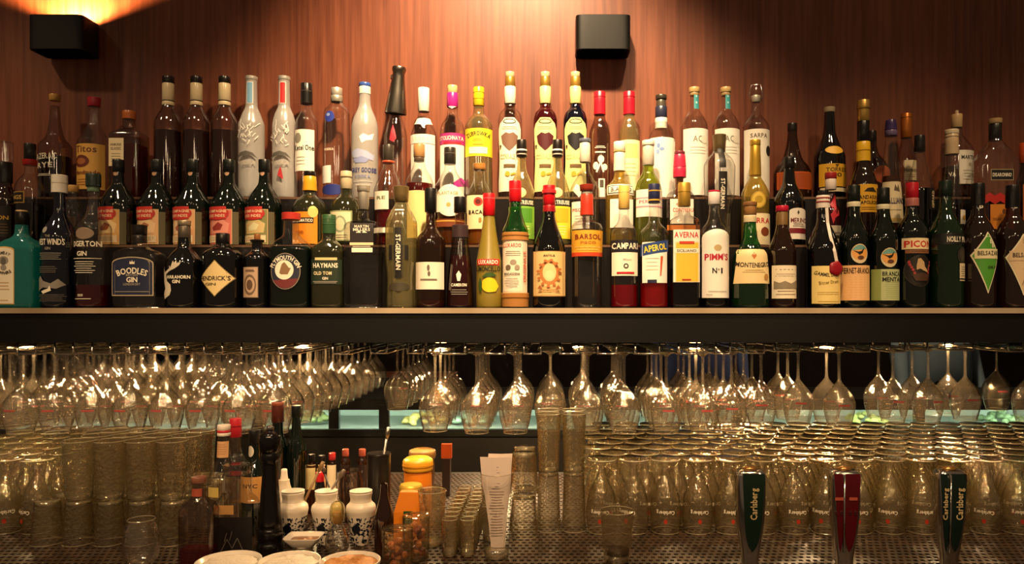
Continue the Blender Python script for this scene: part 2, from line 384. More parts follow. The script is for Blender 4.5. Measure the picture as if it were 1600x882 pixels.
# wall lamps: flat black rounded tubes, open at top and bottom
for cx, lit, lb in ((93, True, 'black box wall lamp glowing upwards on the walnut wall'), (942, False, 'unlit black box wall lamp on the walnut wall')):
    d = 2.13; r = thing('wall_lamp', lb, 'wall lamp', (px(cx, d), 2.2, pz(80, d)))
    w, dp, h = 42.5 * d / F, .047, 53 * d / F
    P = [(math.copysign(abs(math.cos(t)) ** .25, math.cos(t)) * w, -dp + math.copysign(abs(math.sin(t)) ** .25, math.sin(t)) * (dp - .002)) for t in [2 * math.pi * (k + .5) / 48 for k in range(48)]]
    mb = MB(); n = 48
    for k_, z in ((1, 0), (1, h), (.94, h), (.94, 0)): mb.v += [(x * k_, -dp + (y + dp) * k_, z) for x, y in P]
    for q in range(4):
        for k in range(n): mb.f.append((q * n + k, q * n + (k + 1) % n, ((q + 1) % 4) * n + (k + 1) % n, ((q + 1) % 4) * n + k))
    sharp(mb.ob('housing', mat('080807', .42, 0, .3), r))
    MB().box(-w * .8, w * .8, -dp * 1.7, -dp * .3, h * .45, h * .5).ob('divider', black, r)
    if lit:
        MB().lathe([(h*.5, .008), (h*.55, .016), (h*.68, .018), (h*.76, .010)], 16, cy=-dp).ob('bulb', emit('ffb060', 9), r, smooth=True)
        spot('wall_lamp_light', (px(cx, d) + .01, 2.2 - dp, pz(80, d) + h * .80), (px(cx, d) + .01, 2.2 - dp + .012, 4), 42, 145, .4, .012, (1, .50, .18))
# counter with its perforated rubber mat
ctr = thing('bar_counter', 'dark bar counter under the glasses', 'counter', (0, 1.9, 0))
MB().box(-2.6, 2.6, -.75, .58, .03, CT - .012).ob('counter_body', mat('1c1512', .4), ctr)
MB().box(-2.6, 2.6, -.75, .58, CT - .0119, CT - .008).ob('drip_tray', mat('0a0806', .45), ctr)
def perforated_mat():
    v = []; f = []; pxh, pyh = .0150, .0200; hx, hy = .0088, .0090; y0, y1 = 1.22, 2.44; x0 = -2.1; nx = int(4.2 / pxh); ny = int((y1 - y0) / pyh)
    def quad(a, b, c, d_):
        i = len(v); v.extend([(a, c, 0), (b, c, 0), (b, d_, 0), (a, d_, 0), (a, c, -.006), (b, c, -.006), (b, d_, -.006), (a, d_, -.006)])
        f.extend([(i, i+1, i+2, i+3), (i, i+4, i+5, i+1), (i+1, i+5, i+6, i+2), (i+3, i+7, i+4, i)])
    for j in range(ny):
        y = y0 + j * pyh; quad(x0, x0 + nx * pxh, y, y + pyh - hy)
        o = (j % 2) * pxh / 2
        for i in range(nx):
            a = x0 + i * pxh + o; quad(a + hx / 2, a + pxh - hx / 2, y + pyh - hy, y + pyh)
    return v, f
v, f = perforated_mat()
tag(ob('bar_mat', mesh('bar_mat', v, f, speckle('rubber_mat', '281c13', '3a291b', 30, .42), False), None, (0, 0, CT - .0015)), 'brown perforated rubber bar mat covering the counter', 'bar mat')
for o in (ctr,): pass
# far side of the bar: lit food display, ledge, things behind
dc = thing('display_case', 'lit refrigerated food display on the far counter', 'display case', (0, 3.35, 0))
MB().box(-2.4, 2.9, -.02, .55, .02, E - .555).ob('base', mat('15120f', .4), dc)
MB().box(-2.4, 2.9, -.03, .0, E - .565, E - .535).ob('sill', mat('2a2a26', .3, .6), dc)
MB().box(-2.4, 2.9, -.01, .50, E - .435, E - .405).ob('top_frame', mat('14110e', .35), dc)
MB().box(-2.4, 2.9, .47, .50, E - .55, E - .435).ob('back_panel', mat('b8c8b4', .5), dc)
MB().box(-2.4, 2.9, .0, .47, E - .553, E - .545).ob('tray', mat('b0b8a8', .3, .5), dc)
for xx in (-1.28, -.95, -.73, .05, .82, 1.62, 2.36): MB().box(xx - .022, xx + .022, -.012, .012, E - .545, E - .43).ob('post', mat('0e0c0a', .35), dc)
MB().box(-2.4, 2.9, -.01, -.007, E - .452, E - .435).ob('valance', mat('14110e', .35), dc)
MB().tube([(-2.35, .05, E - .442), (2.85, .05, E - .442)], .006, 8).ob('lamp_tube', emit('e6ffee', 42), dc)
MB().box(-2.4, 2.9, -.006, -.004, E - .535, E - .435).ob('front_pane', G['clear'], dc)
for xx, c, lb in ((-1.1, '76804c', 'heap of green lettuce in the far display'), (-.58, 'c8b868', 'heap of yellow peppers in the far display'), (-.35, 'a8c0a0', 'heap of pale herbs in the far display near the yellow peppers'), (1.45, 'a0a458', 'heap of limes in the far display below the hanging glasses'), (2.1, '6a8058', 'heap of green herbs in the far display at the shirt side')):
    rr = random.Random(int(xx * 100)); mb = MB()
    for i in range(26):
        a = rr.uniform(0, 6.28); q = rr.random() ** .5; z = E - .545 + (1 - q) * .045; r_ = rr.uniform(.012, .024)
        mb.lathe([(z, r_ * .3), (z + r_ * .4, r_), (z + r_ * .9, r_ * .9), (z + r_ * 1.3, r_ * .3)], 7, xx + math.cos(a) * q * .1, .2 + math.sin(a) * q * .1)
    tag(mb.ob('food_heap', mat(c, .5), None, (0, 3.35, 0), True), lb, 'food', kind='stuff')
tag(MB().box(-2.6, -.55, 4.2, 4.5, .002, E - .42).box(-2.6, -.55, 4.15, 4.55, E - .42, E - .385).ob('wooden_ledge', wood('ledge_wood', '3a1d10', '5a2e1a')), 'reddish brown wooden ledge behind the lit food display', 'ledge')
spot('far_fill_spot', (-.6, 4.2, 2.6), (-.7, 4.2, 0), 30, 120, .8, .05)  # unseen spots added to brighten the far side
spot('far_fill_spot', (1.7, 3.7, 2.6), (1.9, 4.1, 0), 34, 120, .8, .05)
# small downlights let into the underside of the shelf
for k_, (cx, dd) in enumerate(((40, 2.14), (250, 2.14), (470, 2.20), (690, 2.05), (900, 2.15), (1085, 2.05), (1290, 2.20), (1480, 2.25), (250, 2.75), (480, 2.75), (800, 2.75), (1150, 2.75))):
    X = px(cx, dd); r = thing('shelf_downlight', f'small round downlight under the shelf, {ORD[k_ % 8]} from the glowing lamp side in the {"front" if k_ < 8 else "rear"} line', 'light', (X, dd, E - .0885), 'downlights under the bottle shelf')
    MB().lathe([(-.006, .024), (-.003, .026), (0, .026)], 24).ob('ring', chrome, r, smooth=True)
    MB().lathe([(-.0072, .017), (-.0062, .019)], 20).ob('lens', emit('ffc078', 14), r)
    spot('downlight_beam', (X, dd, E - .098), (X, dd, 0), 22 if dd < 2.5 else 40, 155, .5, .018, (1, .66, .33))
# ------------------------------------------------------------------ front row of bottles
B(1, 34, [352,9, 366,10, 384,28, 392,31.5], 'teal', [(331,352,9,8.5,'15120f'),(329,334,8,8,'d8b27a')],
  [('L',4,387,38,476,'c9a25a','arch',.06),('S',5.3,389,36.7,474.5,W,'arch',.06),('T','BOMBAY',21,397,5,K,22,0,16),('S',14,402,29,415,GY,'ell'),('P',ring_pts(21.5,410,4,6),'6b655c'),('S',17,415,26,424,GY,'ell'),
   ('T','SAPPHIRE',21,428,4.6,K,25,0,-22),('H',10,32,440,455,3,TAN),('H',10,32,468,471,1,TAN)],
  'teal square gin bottle with arched white portrait label and dark cap', 7, .7)
B(1, 93, [302,8, 330,8.5, 372,25.5], 'navy', [(274,302,11,11,'efe6d6'),(286,287.5,11.3,11.3,'c9bda8')],
  [('L',79,356,88,366,GY,'ell'),('T','WEST WINDS',91,380,9,W,43),('T','GIN',91,390,4,GY,9),('T','THE',91,371,3.4,GY,8),('H',72,112,396,408,4,GY),('H',70,108,417,428,4,'6d675e'),
   ('P',[(68,440),(78,432),(84,440),(96,444),(106,437),(114,446),(104,452),(84,450),(72,456)],'8d877c'),('P',[(80,456),(92,452),(95,447),(97,455),(84,460)],W),('H',72,116,460,472,5,'5d574e')],
  'dark navy gin bottle with tall white screw cap and white printed lettering')
B(1, 146, [292,8, 322,8.5, 332,10, 358,25.5], 'clear', [(272,292,10.5,10.5,'23302a'),(292,300,8.6,8.6,'6f8b72',0,'neck_band')],
  [('L',132,358,160,376,'8f7a66','ell'),('T','EDGERTON',145,383,8,W,46),('T','GIN',143,398,7,W,16),('H',125,168,404,407,1,W),('H',128,162,409,429,6,W),('H',141-12/2,141+12/2,462-4/2,462+4/2,2,W),('H',128,160,466,469,1,W)],
  'clear gin bottle with dark cap and a little pink spirit at the bottom', liq=(446,'6e1420'))
B(1, 218, [378,10, 384,11, 396,32, 400,34.5], 'clear', [(352,368,11,10.5,'1b1714'),(368,380,10.5,10.5,'221d1a')],
  [('L',186,403,250,463,'b9a88a','arch',.16),('S',187.3,404.5,248.7,461.5,NV,'arch',.16),('P',[(214,414),(215,409),(217,412),(218,408),(220,412),(222,409),(222,414)],W),('T','BOODLES',218,424,9,W,48,0,60),('T','BRITISH',218,431,3.5,GY,18),('T','GIN',218,438,7.5,W,17),('T','LONDON DRY',218,445,3.6,GY,26),('H',190,246,455,458,1,GY)],
  'squat clear gin bottle with arched navy label and dark stopper', 7, .62)
B(1, 288, [368,9, 385,10, 398,20, 412,28], 'black', [(345,353,9.5,9.5,'a8977c',1),(353,372,8.7,9,'6f665a',1)],
  [('P',[(283,409),(285,413),(288,408),(289,413),(295,411),(293,416),(286,421),(277,425),(270,430),(272,440),(279,446),(280,455),(277,462),(266,468),(263,460),(268,452),(264,440),(262,425),(264,417),(266,427),(272,424),(279,419)],'cdc3ae'),('P',bar(278,424,277,417,1.4),'cdc3ae'),
   ('T','HARAHORN',290,434,5,W,34),('T','GIN',288,441,5,W,12)],
  'round black gin bottle with silver reindeer antler drawing')
B(1, 348, [372,9, 382,10, 392,24, 398,31], 'black', [(365,384,10,10,'0c0a0a')],
  [('L',319,408,375,464,'7d6a3d','kite',.5),('S',320.5,409.5,373.5,462.5,'dcc389','kite',.5),('T',"HENDRICK'S",345,436,6.5,'2a2015',48),('T','GIN',340,445,4,'5a4a2a',18)],
  'black apothecary gin bottle with cream diamond label')
B(1, 402, [378,8, 392,8.5, 398,15, 404,20.5], 'black', [(366,376,4.5,4.5,'8c5a30',0,'cork'),(375,378.5,10.5,10,'1a1512',0,'stopper')],
  [('L',385,418,411,466,'5d4a3a'),('S',386,419,410,465,'b79a80'),('S',388,430,408,462,'6e5844','ell'),('S',391,434,406,458,'b79a80','ell'),('P',ring_pts(398,446,5,8),'5d4636'),('H',398-18/2,398+18/2,424-3.5/2,424+3.5/2,2,'4a382a')],
  'small black bottle with cork stopper and tan stamp label')
B(1, 455, [344,11, 366,12, 380,26, 391,33], 'clear', [(333,344,14,14,'b8352a')],
  [('L',430,397,476,453,'9a8a76','ell'),('S',431,398,475,452,'23283a','ell'),('P',ring_pts(453,425,21.5,26,18,25,155),'6e2a2c'),('S',437,408,466,438,W,'ell'),('P',[(444,428),(446,420),(448,414),(452,411),(456,416),(459,420),(462,420),(457,430),(447,430)],'8a6a48'),('T','PLYMOUTH GIN',453,404,6.5,W,56,0,23)],
  'broad flask of gin with red cap and round ship label', 3, .65, liq=(386,'16281a'))
B(1, 514, [366,10, 374,10.5, 386,22, 391,25], 'olive', [(336,366,10.5,10.5,'2f5130'),(350,351.2,10.8,10.8,'4a7048'),(342,343.2,10.8,10.8,'4a7048')],
  [('L',491,407,538,445,'1c2c1c'),('S',498,404,532,408,'d8c38a'),('T','HAYMANS',514,416,7,W,38),('T','OLD TOM',510,428,5,CR,28),('T','GIN',514,436,4,W,9),('H',493,535,440,444,2,GY)],
  'green gin bottle with ribbed green cap and dark lettered label', 4, .8)
B(1, 568, [328,8, 342,9, 350,24, 354,27], 'clear', [(290,328,9,8,'b8b0a2',1),(290,300,10,9.5,'cfc7b8',1)],
  [('L',552,351,588,383,'241c1c'),('T','MARTIN',570,356,4,W,22),('T','MILLERS',570,361,4.2,W,26),('P',[(561,366),(567,362),(569,366)],W),('P',[(571,366),(573,362),(579,366)],W),('S',552,381,588,385,CR),('H',554,586,385,389,1,W),('L',555,389,587,396,W)],
  'tall clear square gin bottle with silver cap and small dark label', 8, .75)
B(1, 627, [316,9, 322,11, 336,19, 350,24, 400,25, 440,22, 474,23], 'pale', [(292,316,12,10.5,'8a7448',1)],
  [('L',619,358,635,436,'191511'),('S',612,385,642,408,'191511'),('T','ST-GERMAIN',627,396,7,W,54,-90),('L',611,442,643,456,'3a3424','ell'),('P',bar(620,330,634,330,2),W)],
  'fluted art deco bottle of pale yellow liqueur with upright black label', flute=10, fa=.035)
B(1, 673, [332,7, 352,8, 378,23], 'amber', [(295,332,9.5,9,'151211')],
  [('L',651,411,695,453,'f0e3cc'),('P',ring_pts(673,420,2.2,5),'6a5d4c'),('P',ring_pts(674,429,2.2,4),'6a5d4c'),('H',673-36/2,673+36/2,438-3.2/2,438+3.2/2,2,'5a4c3a')],
  'dark reddish bottle with black cap and blank ivory label', liq=(470,'c8321c'))
B(1, 719, [332,8, 350,8.5, 354,11, 372,12.5, 420,18, 474,21], 'smoke', [(308,333,9.5,9.5,'141010'),(352,372,12.4,13,'3a2a2c',0,'neck_band')],
  [('P',[(715,430),(719,424),(723,430),(721,440),(717,440)],W),('T','CAMERON',719,446,4.5,W,24),('H',705,734,452,462,3,GY)],
  'cone shaped smoky bottle with black cap holding red liqueur', liq=(400,'6a1512'))
B(1, 764, [338,9, 350,10, 400,18, 412,20], 'lemon', [(303,338,9.5,9.5,'c4121d'),(310,311.5,9.8,9.8,'e8606a')],
  [('T','LUXARDO',764,333,3.5,W,15),('L',747,406,781,415.5,'c8281c'),('T','LUXARDO',764,410.7,6,W,30),('T','LIMONCELLO',764,421,7.5,'1d1a10',37),('P',ring_pts(766,446,12,11.5,22),'f3c81e'),('P',[(776,440),(780,448),(776,456),(770,457)],'f3c81e'),('P',[(754,434),(762,427),(772,427),(777,432),(768,434)],'35501c'),('P',[(752,434),(755,444),(754,458),(750,455),(749,442)],'35501c')],
  'frosted tapering bottle of lemon liqueur with lemon picture and red cap')
B(1, 805, [316,9, 330,10, 348,15, 362,20], 'green', [(283,316,9.5,9.5,'c4121d'),(296,297.5,9.8,9.8,'e0444c'),(364,377,20.6,21.2,'a8743c',0,'straw_wrap'),(368,370,21.4,21.4,'8a5a2a',0,'straw_wrap'),(458,480,21.6,21,'a8743c',0,'straw_wrap'),(464,466,22,22,'8a5a2a',0,'straw_wrap')],
  [('L',786,377,824,458,'dccbb2'),('S',788,381,817,456,'e8d9c2'),('T','LUXARDO',801,385,6,'c43a28',28),('H',789,816,393,402,3,'8a7a68'),('P',ring_pts(803,411,5,4),'9a8a78'),('P',ring_pts(795,419,4,4),'6a5a48'),('P',ring_pts(809,419,4,4),'9a8a78'),('T','MARASCHINO',801,429,3.5,K,24),('H',789,812,434,450,4,'8a7a68'),('T','ORIGINALE',820.5,418,4,'b8503a',48,90)],
  'green necked bottle wrapped in straw with red cap')
b15, sf = B(1, 858, [330,9, 340,9.5, 372,20, 392,25.5], 'black', [(290,321,9.5,9.5,'c4121d'),(297,303,11,11,'d02a33'),(321,332,9.3,10,'8c0f18')],
  [('L',833,394,884,464,'8a6432'),('S',834,395,883,463,'dcb87a'),('S',843,408,874,446,'b8763e','ell'),('S',848,413,869,441,'e0c288','ell'),('S',851,424,866,438,'e8cf98','ell'),('T','ANTICA',858,401,3,K,18)]+
  [('P',ring_pts(858+17*math.cos(a),428+20*math.sin(a),2.6,2),'b06a38') for a in np.linspace(0,6,12)]+[('H',843,873,448,458,3,'b0703c'),('P',[(840,452),(844,446),(848,453)],'a05a30'),('P',[(868,453),(872,446),(876,452)],'a05a30')],
  'black vermouth bottle with ornate cream label and red wax neck')
B(1, 917, [335,9, 342,10, 352,23, 358,24.5, 380,24, 420,23], 'clear', [(289,299,11.5,10.5,'8f3020'),(299,304,9,9,'b0ada0'),(304,337,9.5,10.5,'b83422',0,'neck_band')],
  [('T','BARSOL',921,322,4.5,'e8c46a',24,90),('L',893,362,942,402,'dfa02e'),('S',893,396,942,402,'c8401f'),('T','BARSOL',918,372,7.5,'7a2a14',40),('T','PISCO',918,381,4,'a8601f',24),('H',896,938,386,394,2,'e8c068')],
  'clear pisco bottle with orange label and copper red neck')
B(1, 975, [327,7.5, 345,9, 362,21, 368,22], 'clear', [(291,327,8.5,8.5,'d9b660',0),(300,301,8.8,8.8,'f0d890')],
  [('L',954,377,996,395,'15161f'),('T','CAMPARI',975,386,9,W,40),('L',955,396,995,432,W),('T','Milano',978,407,3.5,GY,13),('P',ring_pts(976,417,4,4),'3a3430'),('P',ring_pts(976,417,2,2),W),('S',962,426,989,429,RD)],
  'clear aperitif bottle with dark blue band label and red bitter at the bottom', liq=(446,'b01428'))
B(1, 1022, [318,7.5, 345,8.5, 362,21, 368,23], 'clear', [(288,318,9,9,'262a4c'),(298,300,9.3,9.3,'c8a040'),(312,315,9.3,9.3,'c8a040')],
  [('L',1002,380,1040,443,'f4efe2'),('S',1000,380,1042,398,'24427e','slant',-.17),('T','APEROL',1021,389,9.5,'f0d830',35,9),('P',[(1029,402),(1033,402),(1030,432),(1028,432)],'c8502a'),('H',1006,1026,402,425,4,'e0d6c0'),('S',1009,438,1023,443,NV)],
  'clear aperitif bottle with slanted blue label and orange red liquid', liq=(442,'c81c20'))
B(1, 1069, [323,8, 337,10, 343,20, 348,22.5], 'clear', [(286,323,9.5,9.5,'d0a648',1),(300,301.2,9.8,9.8,'a87f30',1)],
  [('L',1049,361,1090,442,'f0ead8'),('T','AVERNA',1069,369,8.5,'c02a20',37),('S',1051,379,1089,442,'e3d9be'),('S',1053,381,1087,441,'e8bb3a'),('S',1050,390,1088,397,'efe6cf'),('T','SICILIANO',1069,393.5,4,'5a4a38',30),('S',1058,379,1081,383,'c83c20'),('S',1062,437,1076,439,'b03020')],
  'square bitter bottle with gold cap and white over yellow label', 6, .9, liq=(420,'120b08'))
B(1, 1116, [320,8, 340,9.5, 360,20, 370,22], 'clear', [(298,320,9,9,'efe4dc'),(298,301,9.2,9.2,'c82a4a')],
  [('L',1095,360,1138,466,'f3ece0','arch',.12),('P',ring_pts(1117,389,6,5),'c0a878'),('T',"PIMM'S",1116,403,9.5,'b82038',36),('T',"N",1112,424,8,K,7),('T','o',1118,422,3,K,3),('T',"1",1123,424,8,K,2.5),('H',1098,1136,455,457,1,GY),('H',1099,1110,460,462,1,GY)],
  'tall bottle with white arched label reaching its shoulders and white cap', liq=(440,'140d0a'))
B(1, 1172, [346,9, 370,11, 384,16, 400,26, 440,28.5, 470,29], 'green', [(316,336,9.5,9.5,'a87a48'),(316,322,10.5,10.5,'8a5e34'),(337,348,9.8,10,'d8c8a0')],
  [('L',1144,391,1200,444,'e6cf98','trap',.82),('P',[(1168,401),(1172,396),(1176,401),(1172,407)],'b86a30'),('T','MONTENEGRO',1172,416,7,'2a2018',52,0,-130),('H',1153,1192,422,428,2,'b09458'),('P',ring_pts(1192,434,4,5),'b0803c')],
  'green flask bottle with cork top and flaring cream label', liq=(400,'120c08'))
B(1, 1222, [328,8, 352,9, 372,14, 392,21], 'amber', [(322,331,9.5,9.5,'c01a38'),(331,374,8.6,9,'7a5c34',0,'neck_band')],
  [('L',1203,416,1243,467,'e8dcc0'),('H',1206,1240,421,424,1,'6a5c48'),('H',1206,1240,428,434,2,'a8987c'),('P',[(1205,440),(1212,443),(1220,440),(1230,444),(1242,438),(1242,452),(1205,452)],'8a7e68'),('H',1206,1240,453,463,2,'8a7a60')],
  'dark amber liqueur bottle with red topped neck and landscape engraving label')
b, sf = B(1, 1286, [322,9, 345,10, 372,20, 390,25], 'black', [(298,306,8,8,'1a1414'),(306,326,10,10.5,'e8dcd0'),(309,311.5,10.5,10.6,'9a3a38'),(315,317.5,10.7,10.8,'9a3a38')],
  [('L',1264,417,1309,475,'e6cf82'),('T','GAMMEL DANSK',1287,431,5.5,'2a2416',42,0,-50),('T','Bitter Dram',1287,442,5,'8a7238',30,6),('H',1268,1306,456,462,2,'c0a458'),('H',1268,1306,470,473,1,'b8963c')],
  'black bitter bottle with red wax seal on a white ribbon')
s_ = TD[1] / F
rb = [(1288,326),(1289,350),(1290,372),(1295,395),(1299,412)]
pp = [Vector(sf(np.array(x), np.array(y), .002)) for x, y in rb]; mb = MB()
mb.v = [tuple(p + Vector((k * 2.4 * s_, -.0003, 0))) for p in pp for k in (-1, 1)]; mb.f = [(2*i, 2*i+1, 2*i+3, 2*i+2) for i in range(4)]
mb.ob('ribbon', mat('e8ddd0', .5), b)
sp = sf(np.array(1297.), np.array(421.), 0)
wx = MB().lathe([(-.002, .016), (0, .0185), (.003, .0185), (.0055, .015), (.006, .006)], 24, flute=5, fa=.05).ob('wax_seal', mat('8e1420', .35), b, tuple(sp), True); wx.rotation_euler = (R(90), 0, R(12))
for cx, top, lc, l1, l2, txt, lb, g in ((1334,290,'e8b880','e0a868','2a1a10',('FERNET-BRANCA',),'dark green bitter bottle with orange tinted lettered label and eagle globe','dgreen'),(1380,294,'b6c08c','98a870','15201a',('BRANCA','MENTA'),'dark green bitter bottle with pale green label and eagle globe','dgreen')):
    o = 0 if cx == 1334 else 6; xl = cx - 24 if cx == 1334 else cx - 12; xr = cx + 20
    els = [('L',cx-12,383+o,cx+14,413+o,'d8c8a0','ell'),('S',cx-11,384+o,cx+13,408+o,'e2a050','ell'),('P',ring_pts(cx+1,396+o,11.6,11.6,14,195,345),'6aa098'),('P',[(cx-9,393+o),(cx-2,395+o),(cx+3,394+o),(cx+8,388+o),(cx+5,397+o),(cx,400+o),(cx-3,397+o)],'1a1410'),('P',ring_pts(cx+2,404+o,5,3),'5a3a28'),
           ('L',xl,416+o,xr,470,lc),('H',xl+3,xr-3,432+o*1.5,468,9,l1)]
    if cx == 1380: els.insert(5, ('L',cx-22,422,cx-12,470,'8c9c58'))
    for i, t_ in enumerate(txt): els.append(('T',t_,(xl+xr)/2,(424 if len(txt) == 1 else 429+i*8.5)+(o if len(txt)==1 else 0),8.5 if len(txt)==1 else 6.5,l2,xr-xl-3))
    B(1, cx, [top+8,8, 330,9.5, 345,12, 374,22], g, [(top,top+26,9.2,9.5,'10160f'),(top+26,top+34,9.8,10,'d9cfae')], els, lb)
B(1, 1425, [322,9, 335,10, 348,18, 364,23], 'dgreen', [(286,310,9.5,9.5,'c0162a'),(310,323,9.8,10,'b06a62',0)],
  [('L',1404,374,1450,391,'f0dcae'),('T','PICON',1427,383,9.5,'c8281c',42),('L',1407,392,1448,397.5,'8a5a38'),('H',1410,1446,393,396,1,'3a2414'),('L',1405,400,1449,449,'3a3028','ell'),('S',1406,400,1448,448,'1c1512','ell'),('P',[(1421,416),(1423,406),(1427,405),(1430,408),(1433,411),(1434,418),(1440,424),(1441,417),(1443,414),(1444,420),(1440,427),(1432,424),(1426,421),(1421,423)],'c8a878')]+
  [('P',ring_pts(x,y,2,2.4,8),'a83a38') for x,y in ((1411,411),(1412,415),(1414,419),(1416,423),(1418,428),(1448-4,411),(1446-3,416),(1444-3,422),(1443-3,427))]+[('P',[(1414,431),(1427,427),(1442,430),(1438,440),(1419,440)],'4a3022')],
  'green bitter bottle with red lettered band and horseman medallion')
B(1, 1477, [306,9, 330,11, 350,20, 368,26], 'green', [(283,308,9.5,9.5,'0f2418')],
  [('L',1452,367,1502,384,'0c0f0c'),('T','NOILLY PRAT',1487,376,8,W,40),('L',1482,388,1502,414,'2a2622','ell'),('P',[(1485,400),(1488,392),(1494,390),(1499,394),(1498,406),(1490,411)],'3c332c'),('L',1486,413,1501,440,'d8c8a4'),('H',1488,1499,417,434,5,'6a5a48'),('S',1486,436,1501,438,K)],
  'bright green vermouth bottle with white lettered dark band and tiny label', liq=(369,'0a100a'))
def logoB(x, y, k, c):
    return [('T','B',x-1.1*k,y-2*k,4.6*k,c,3.2*k),('T','B',x+1.1*k,y+2.2*k,4.6*k,c,3.2*k)]
for cx, fc, fc2, sub, lb in ((1528,'4f9a30','e8dcae','DRY','dark amber vermouth bottle with green kite label'),(1582,'e0c49a','e0c49a','WHITE','dark amber vermouth bottle with cream kite label')):
    o = 0 if cx == 1528 else 3
    els = logoB(cx-2, 318, 1.9, W) + [('L',cx-21,365+o,cx+23,459+o,'efe6c4','kite',.38),('S',cx-19,368+o,cx+21.5,455+o,fc,'kite',.38)]
    els += logoB(cx+8 if cx == 1528 else cx+4, 382, 1.5, W if cx == 1528 else 'c8a878')
    els += [('S',cx-17,391+o,cx+20,406+o,fc2),('T','BELSAZAR',cx+3,397.5+o,6.5,'1d1812',33),('T',sub,cx+8,419+o,4,'2a3416' if cx==1528 else '8a6a4a',14)]
    if cx == 1582: els += [('P',bar(cx+3+4*i,432+o-i*.6,cx-1+2.6*i,443+o,1),'8a6a4a') for i in range(6)]
    B(1, cx, [322,9, 335,10, 352,19, 372,25.5], 'amber', [(287+o,322+o,9.5,10,'0e0c0c')], els, lb)
# ------------------------------------------------------------------ second row
B(2, 8, [270,8, 290,9, 305,16, 312,18], 'amber', [(222,254,11,11,'clear',2,'stopper'),(254,286,10,10,'1a1412')],
  [('L',-10,324,24,372,'1f1712'),('T','TON',13,342,6,YL,18),('H',2,22,350,368,4,'8a6a30')], 'dark whisky bottle with glass ball stopper at the shelf end')
B(2, 47, [258,7, 270,8, 286,18, 296,20.5], 'clear', [(225,250,8,8,'18120f'),(250,259,10,9.5,'a81a1a')],
  [('L',24,302,52,320,'b08a40'),('S',25.5,303.5,50.5,318.5,'1a1410'),('T','INGS',38,311,6,'d8b060',20)], 'clear bottle with black cap over a red collar and little gold framed plate', liq=(320,'1c120c'))
B(2, 114, [300,7, 312,8, 330,17], 'clear', [(290,301,8,8,'c89a58')], [('L',102,340,126,372,'5a4634')], 'small clear bottle with light cork behind the navy gin bottle')
for cx, c1, c2, c3, lb in ((185,'d8a45c','e8c890','8a4a20','green rum bottle with jungle picture label beside the pink gin'),(245,'d8a878','e0bc90','a86a4a','green rum bottle with tan ship picture label, next from the jungle label'),(301,'d4a070','e4c49c','a05a40','green rum bottle with tan picture label, between ship picture and red label'),(358,'c8685a','d88a78','8a3028','green rum bottle with salmon red picture label'),(413,'7a7a48','c8b078','d8d0a0','green rum bottle with olive green picture label')):
    x0, x1 = cx - 29, cx + 14
    B(2, cx, [268,7.5, 285,8.5, 302,18, 322,27.3], 'dgreen', [(250,270,8.5,8.5,'0d100d'),],
      [('L',cx-4,268,cx+3,276,'b89070','ell'),('L',x0+1,330,x1,384,'c8a878'),('S',x0+2,331,x1-1,383.5,c1),('P',[(x0+6,352),(x0+14,345),(x0+30,347),(x1-4,352),(x1-6,366),(x0+8,368)],c2),('P',[(x0+12,358),(x0+22,350),(x0+30,354),(x0+26,362),(x0+14,363)],c3),('S',x0+3,370,x1-3,381,'e0c8a0'),('H',x0+6,x1-6,372,379,3,'a0825c'),
       ('S',x0,326,x1-4,347,'b02a22','ell'),('S',x0+3,326,x1-8,345,'c0322a'),('T','COMPAGNIE',(x0+x1)/2-2.5,333,4,'f0c8a0',33),('T','DES INDES',(x0+x1)/2-2.5,340,4,'f0c8a0',28),('L',x1+1,334,x1+8,384,'5a5238')], lb, dep=.9)
B(2, 484, [298,9, 304,10, 316,22, 330,27], 'olive', [(268,276,8.5,8.5,'15110d'),(276,299,9.5,11,'d89a20')],
  [('L',462,334,502,383,'e08a1c','rect'),('T','DIPLOMATICO',480,347,5,'20140c',34),('S',463,343,497,351.5,'2a2014'),('T','DIPLOMATICO',480,347.2,4.5,W,32),('P',ring_pts(496,334,7,9),'e8c870'),('H',476-14/2,476+14/2,365-5/2,365+5/2,2,'c04a10')], 'round olive rum bottle with orange label and yellow sealed neck')
B(2, 541, [295,8, 302,9, 316,21, 330,26], 'olive', [(268,296,8.5,9,'c0b090'),(276,278,9.5,9.5,'8a7a5a')],
  [('L',520,332,556,379,'8a9468'),('S',522,334,554,377,'e0d8b0'),('P',ring_pts(538,353,10,13),'98a080'),('P',ring_pts(538,353,7,10),'d8d0a8'),('H',526,550,368,375,2,'8a8a60')], 'round olive rum bottle with pale cream portrait label')
B(2, 607, [254,8, 262,9, 285,18, 300,23], 'clear', [(227,252,8.5,8,'3a342c'),(252,255.5,9.5,9.5,'c05030')],
  [('L',589,302,612,330,'e8e0cc'),('T','RE',600,312,5,'5a6a3a',14),('L',587,358,632,366,'f0e8d8')], 'bell shaped clear bottle with grey stopper behind the fluted liqueur', liq=(330,'8a1420'))
B(2, 655, [252,8, 262,10, 280,20, 290,22.5], 'clear', [(226,246,8.5,8.5,'b88a58'),(246,253,8,8,'5a4a3c')],
  [('L',639,301,673,374,'f0d890')], 'clear bottle with brown cork, dark red rum and plain yellow label', liq=(288,'7a1a10'))
B(2, 703, [258,8, 262,8.5, 284,19, 294,24], 'clear', [(231,257,9,9,'2a2620'),(240,241.2,9.3,9.3,'6a6458')],
  [('L',683,292,728,341,'f5efdf','ell'),('L',683,308,728,334,'f5efdf'),('T','PLANTAGE',702,305,5,'b8a878',32),('P',ring_pts(704,323,3.5,3.5,8),'d0a860'),('L',684,345,728,357,'7a3a1c'),('L',684,347,728,349,'d8a040')], 'clear rum bottle with black cap and white rounded label', liq=(336,'8a4a1a'))
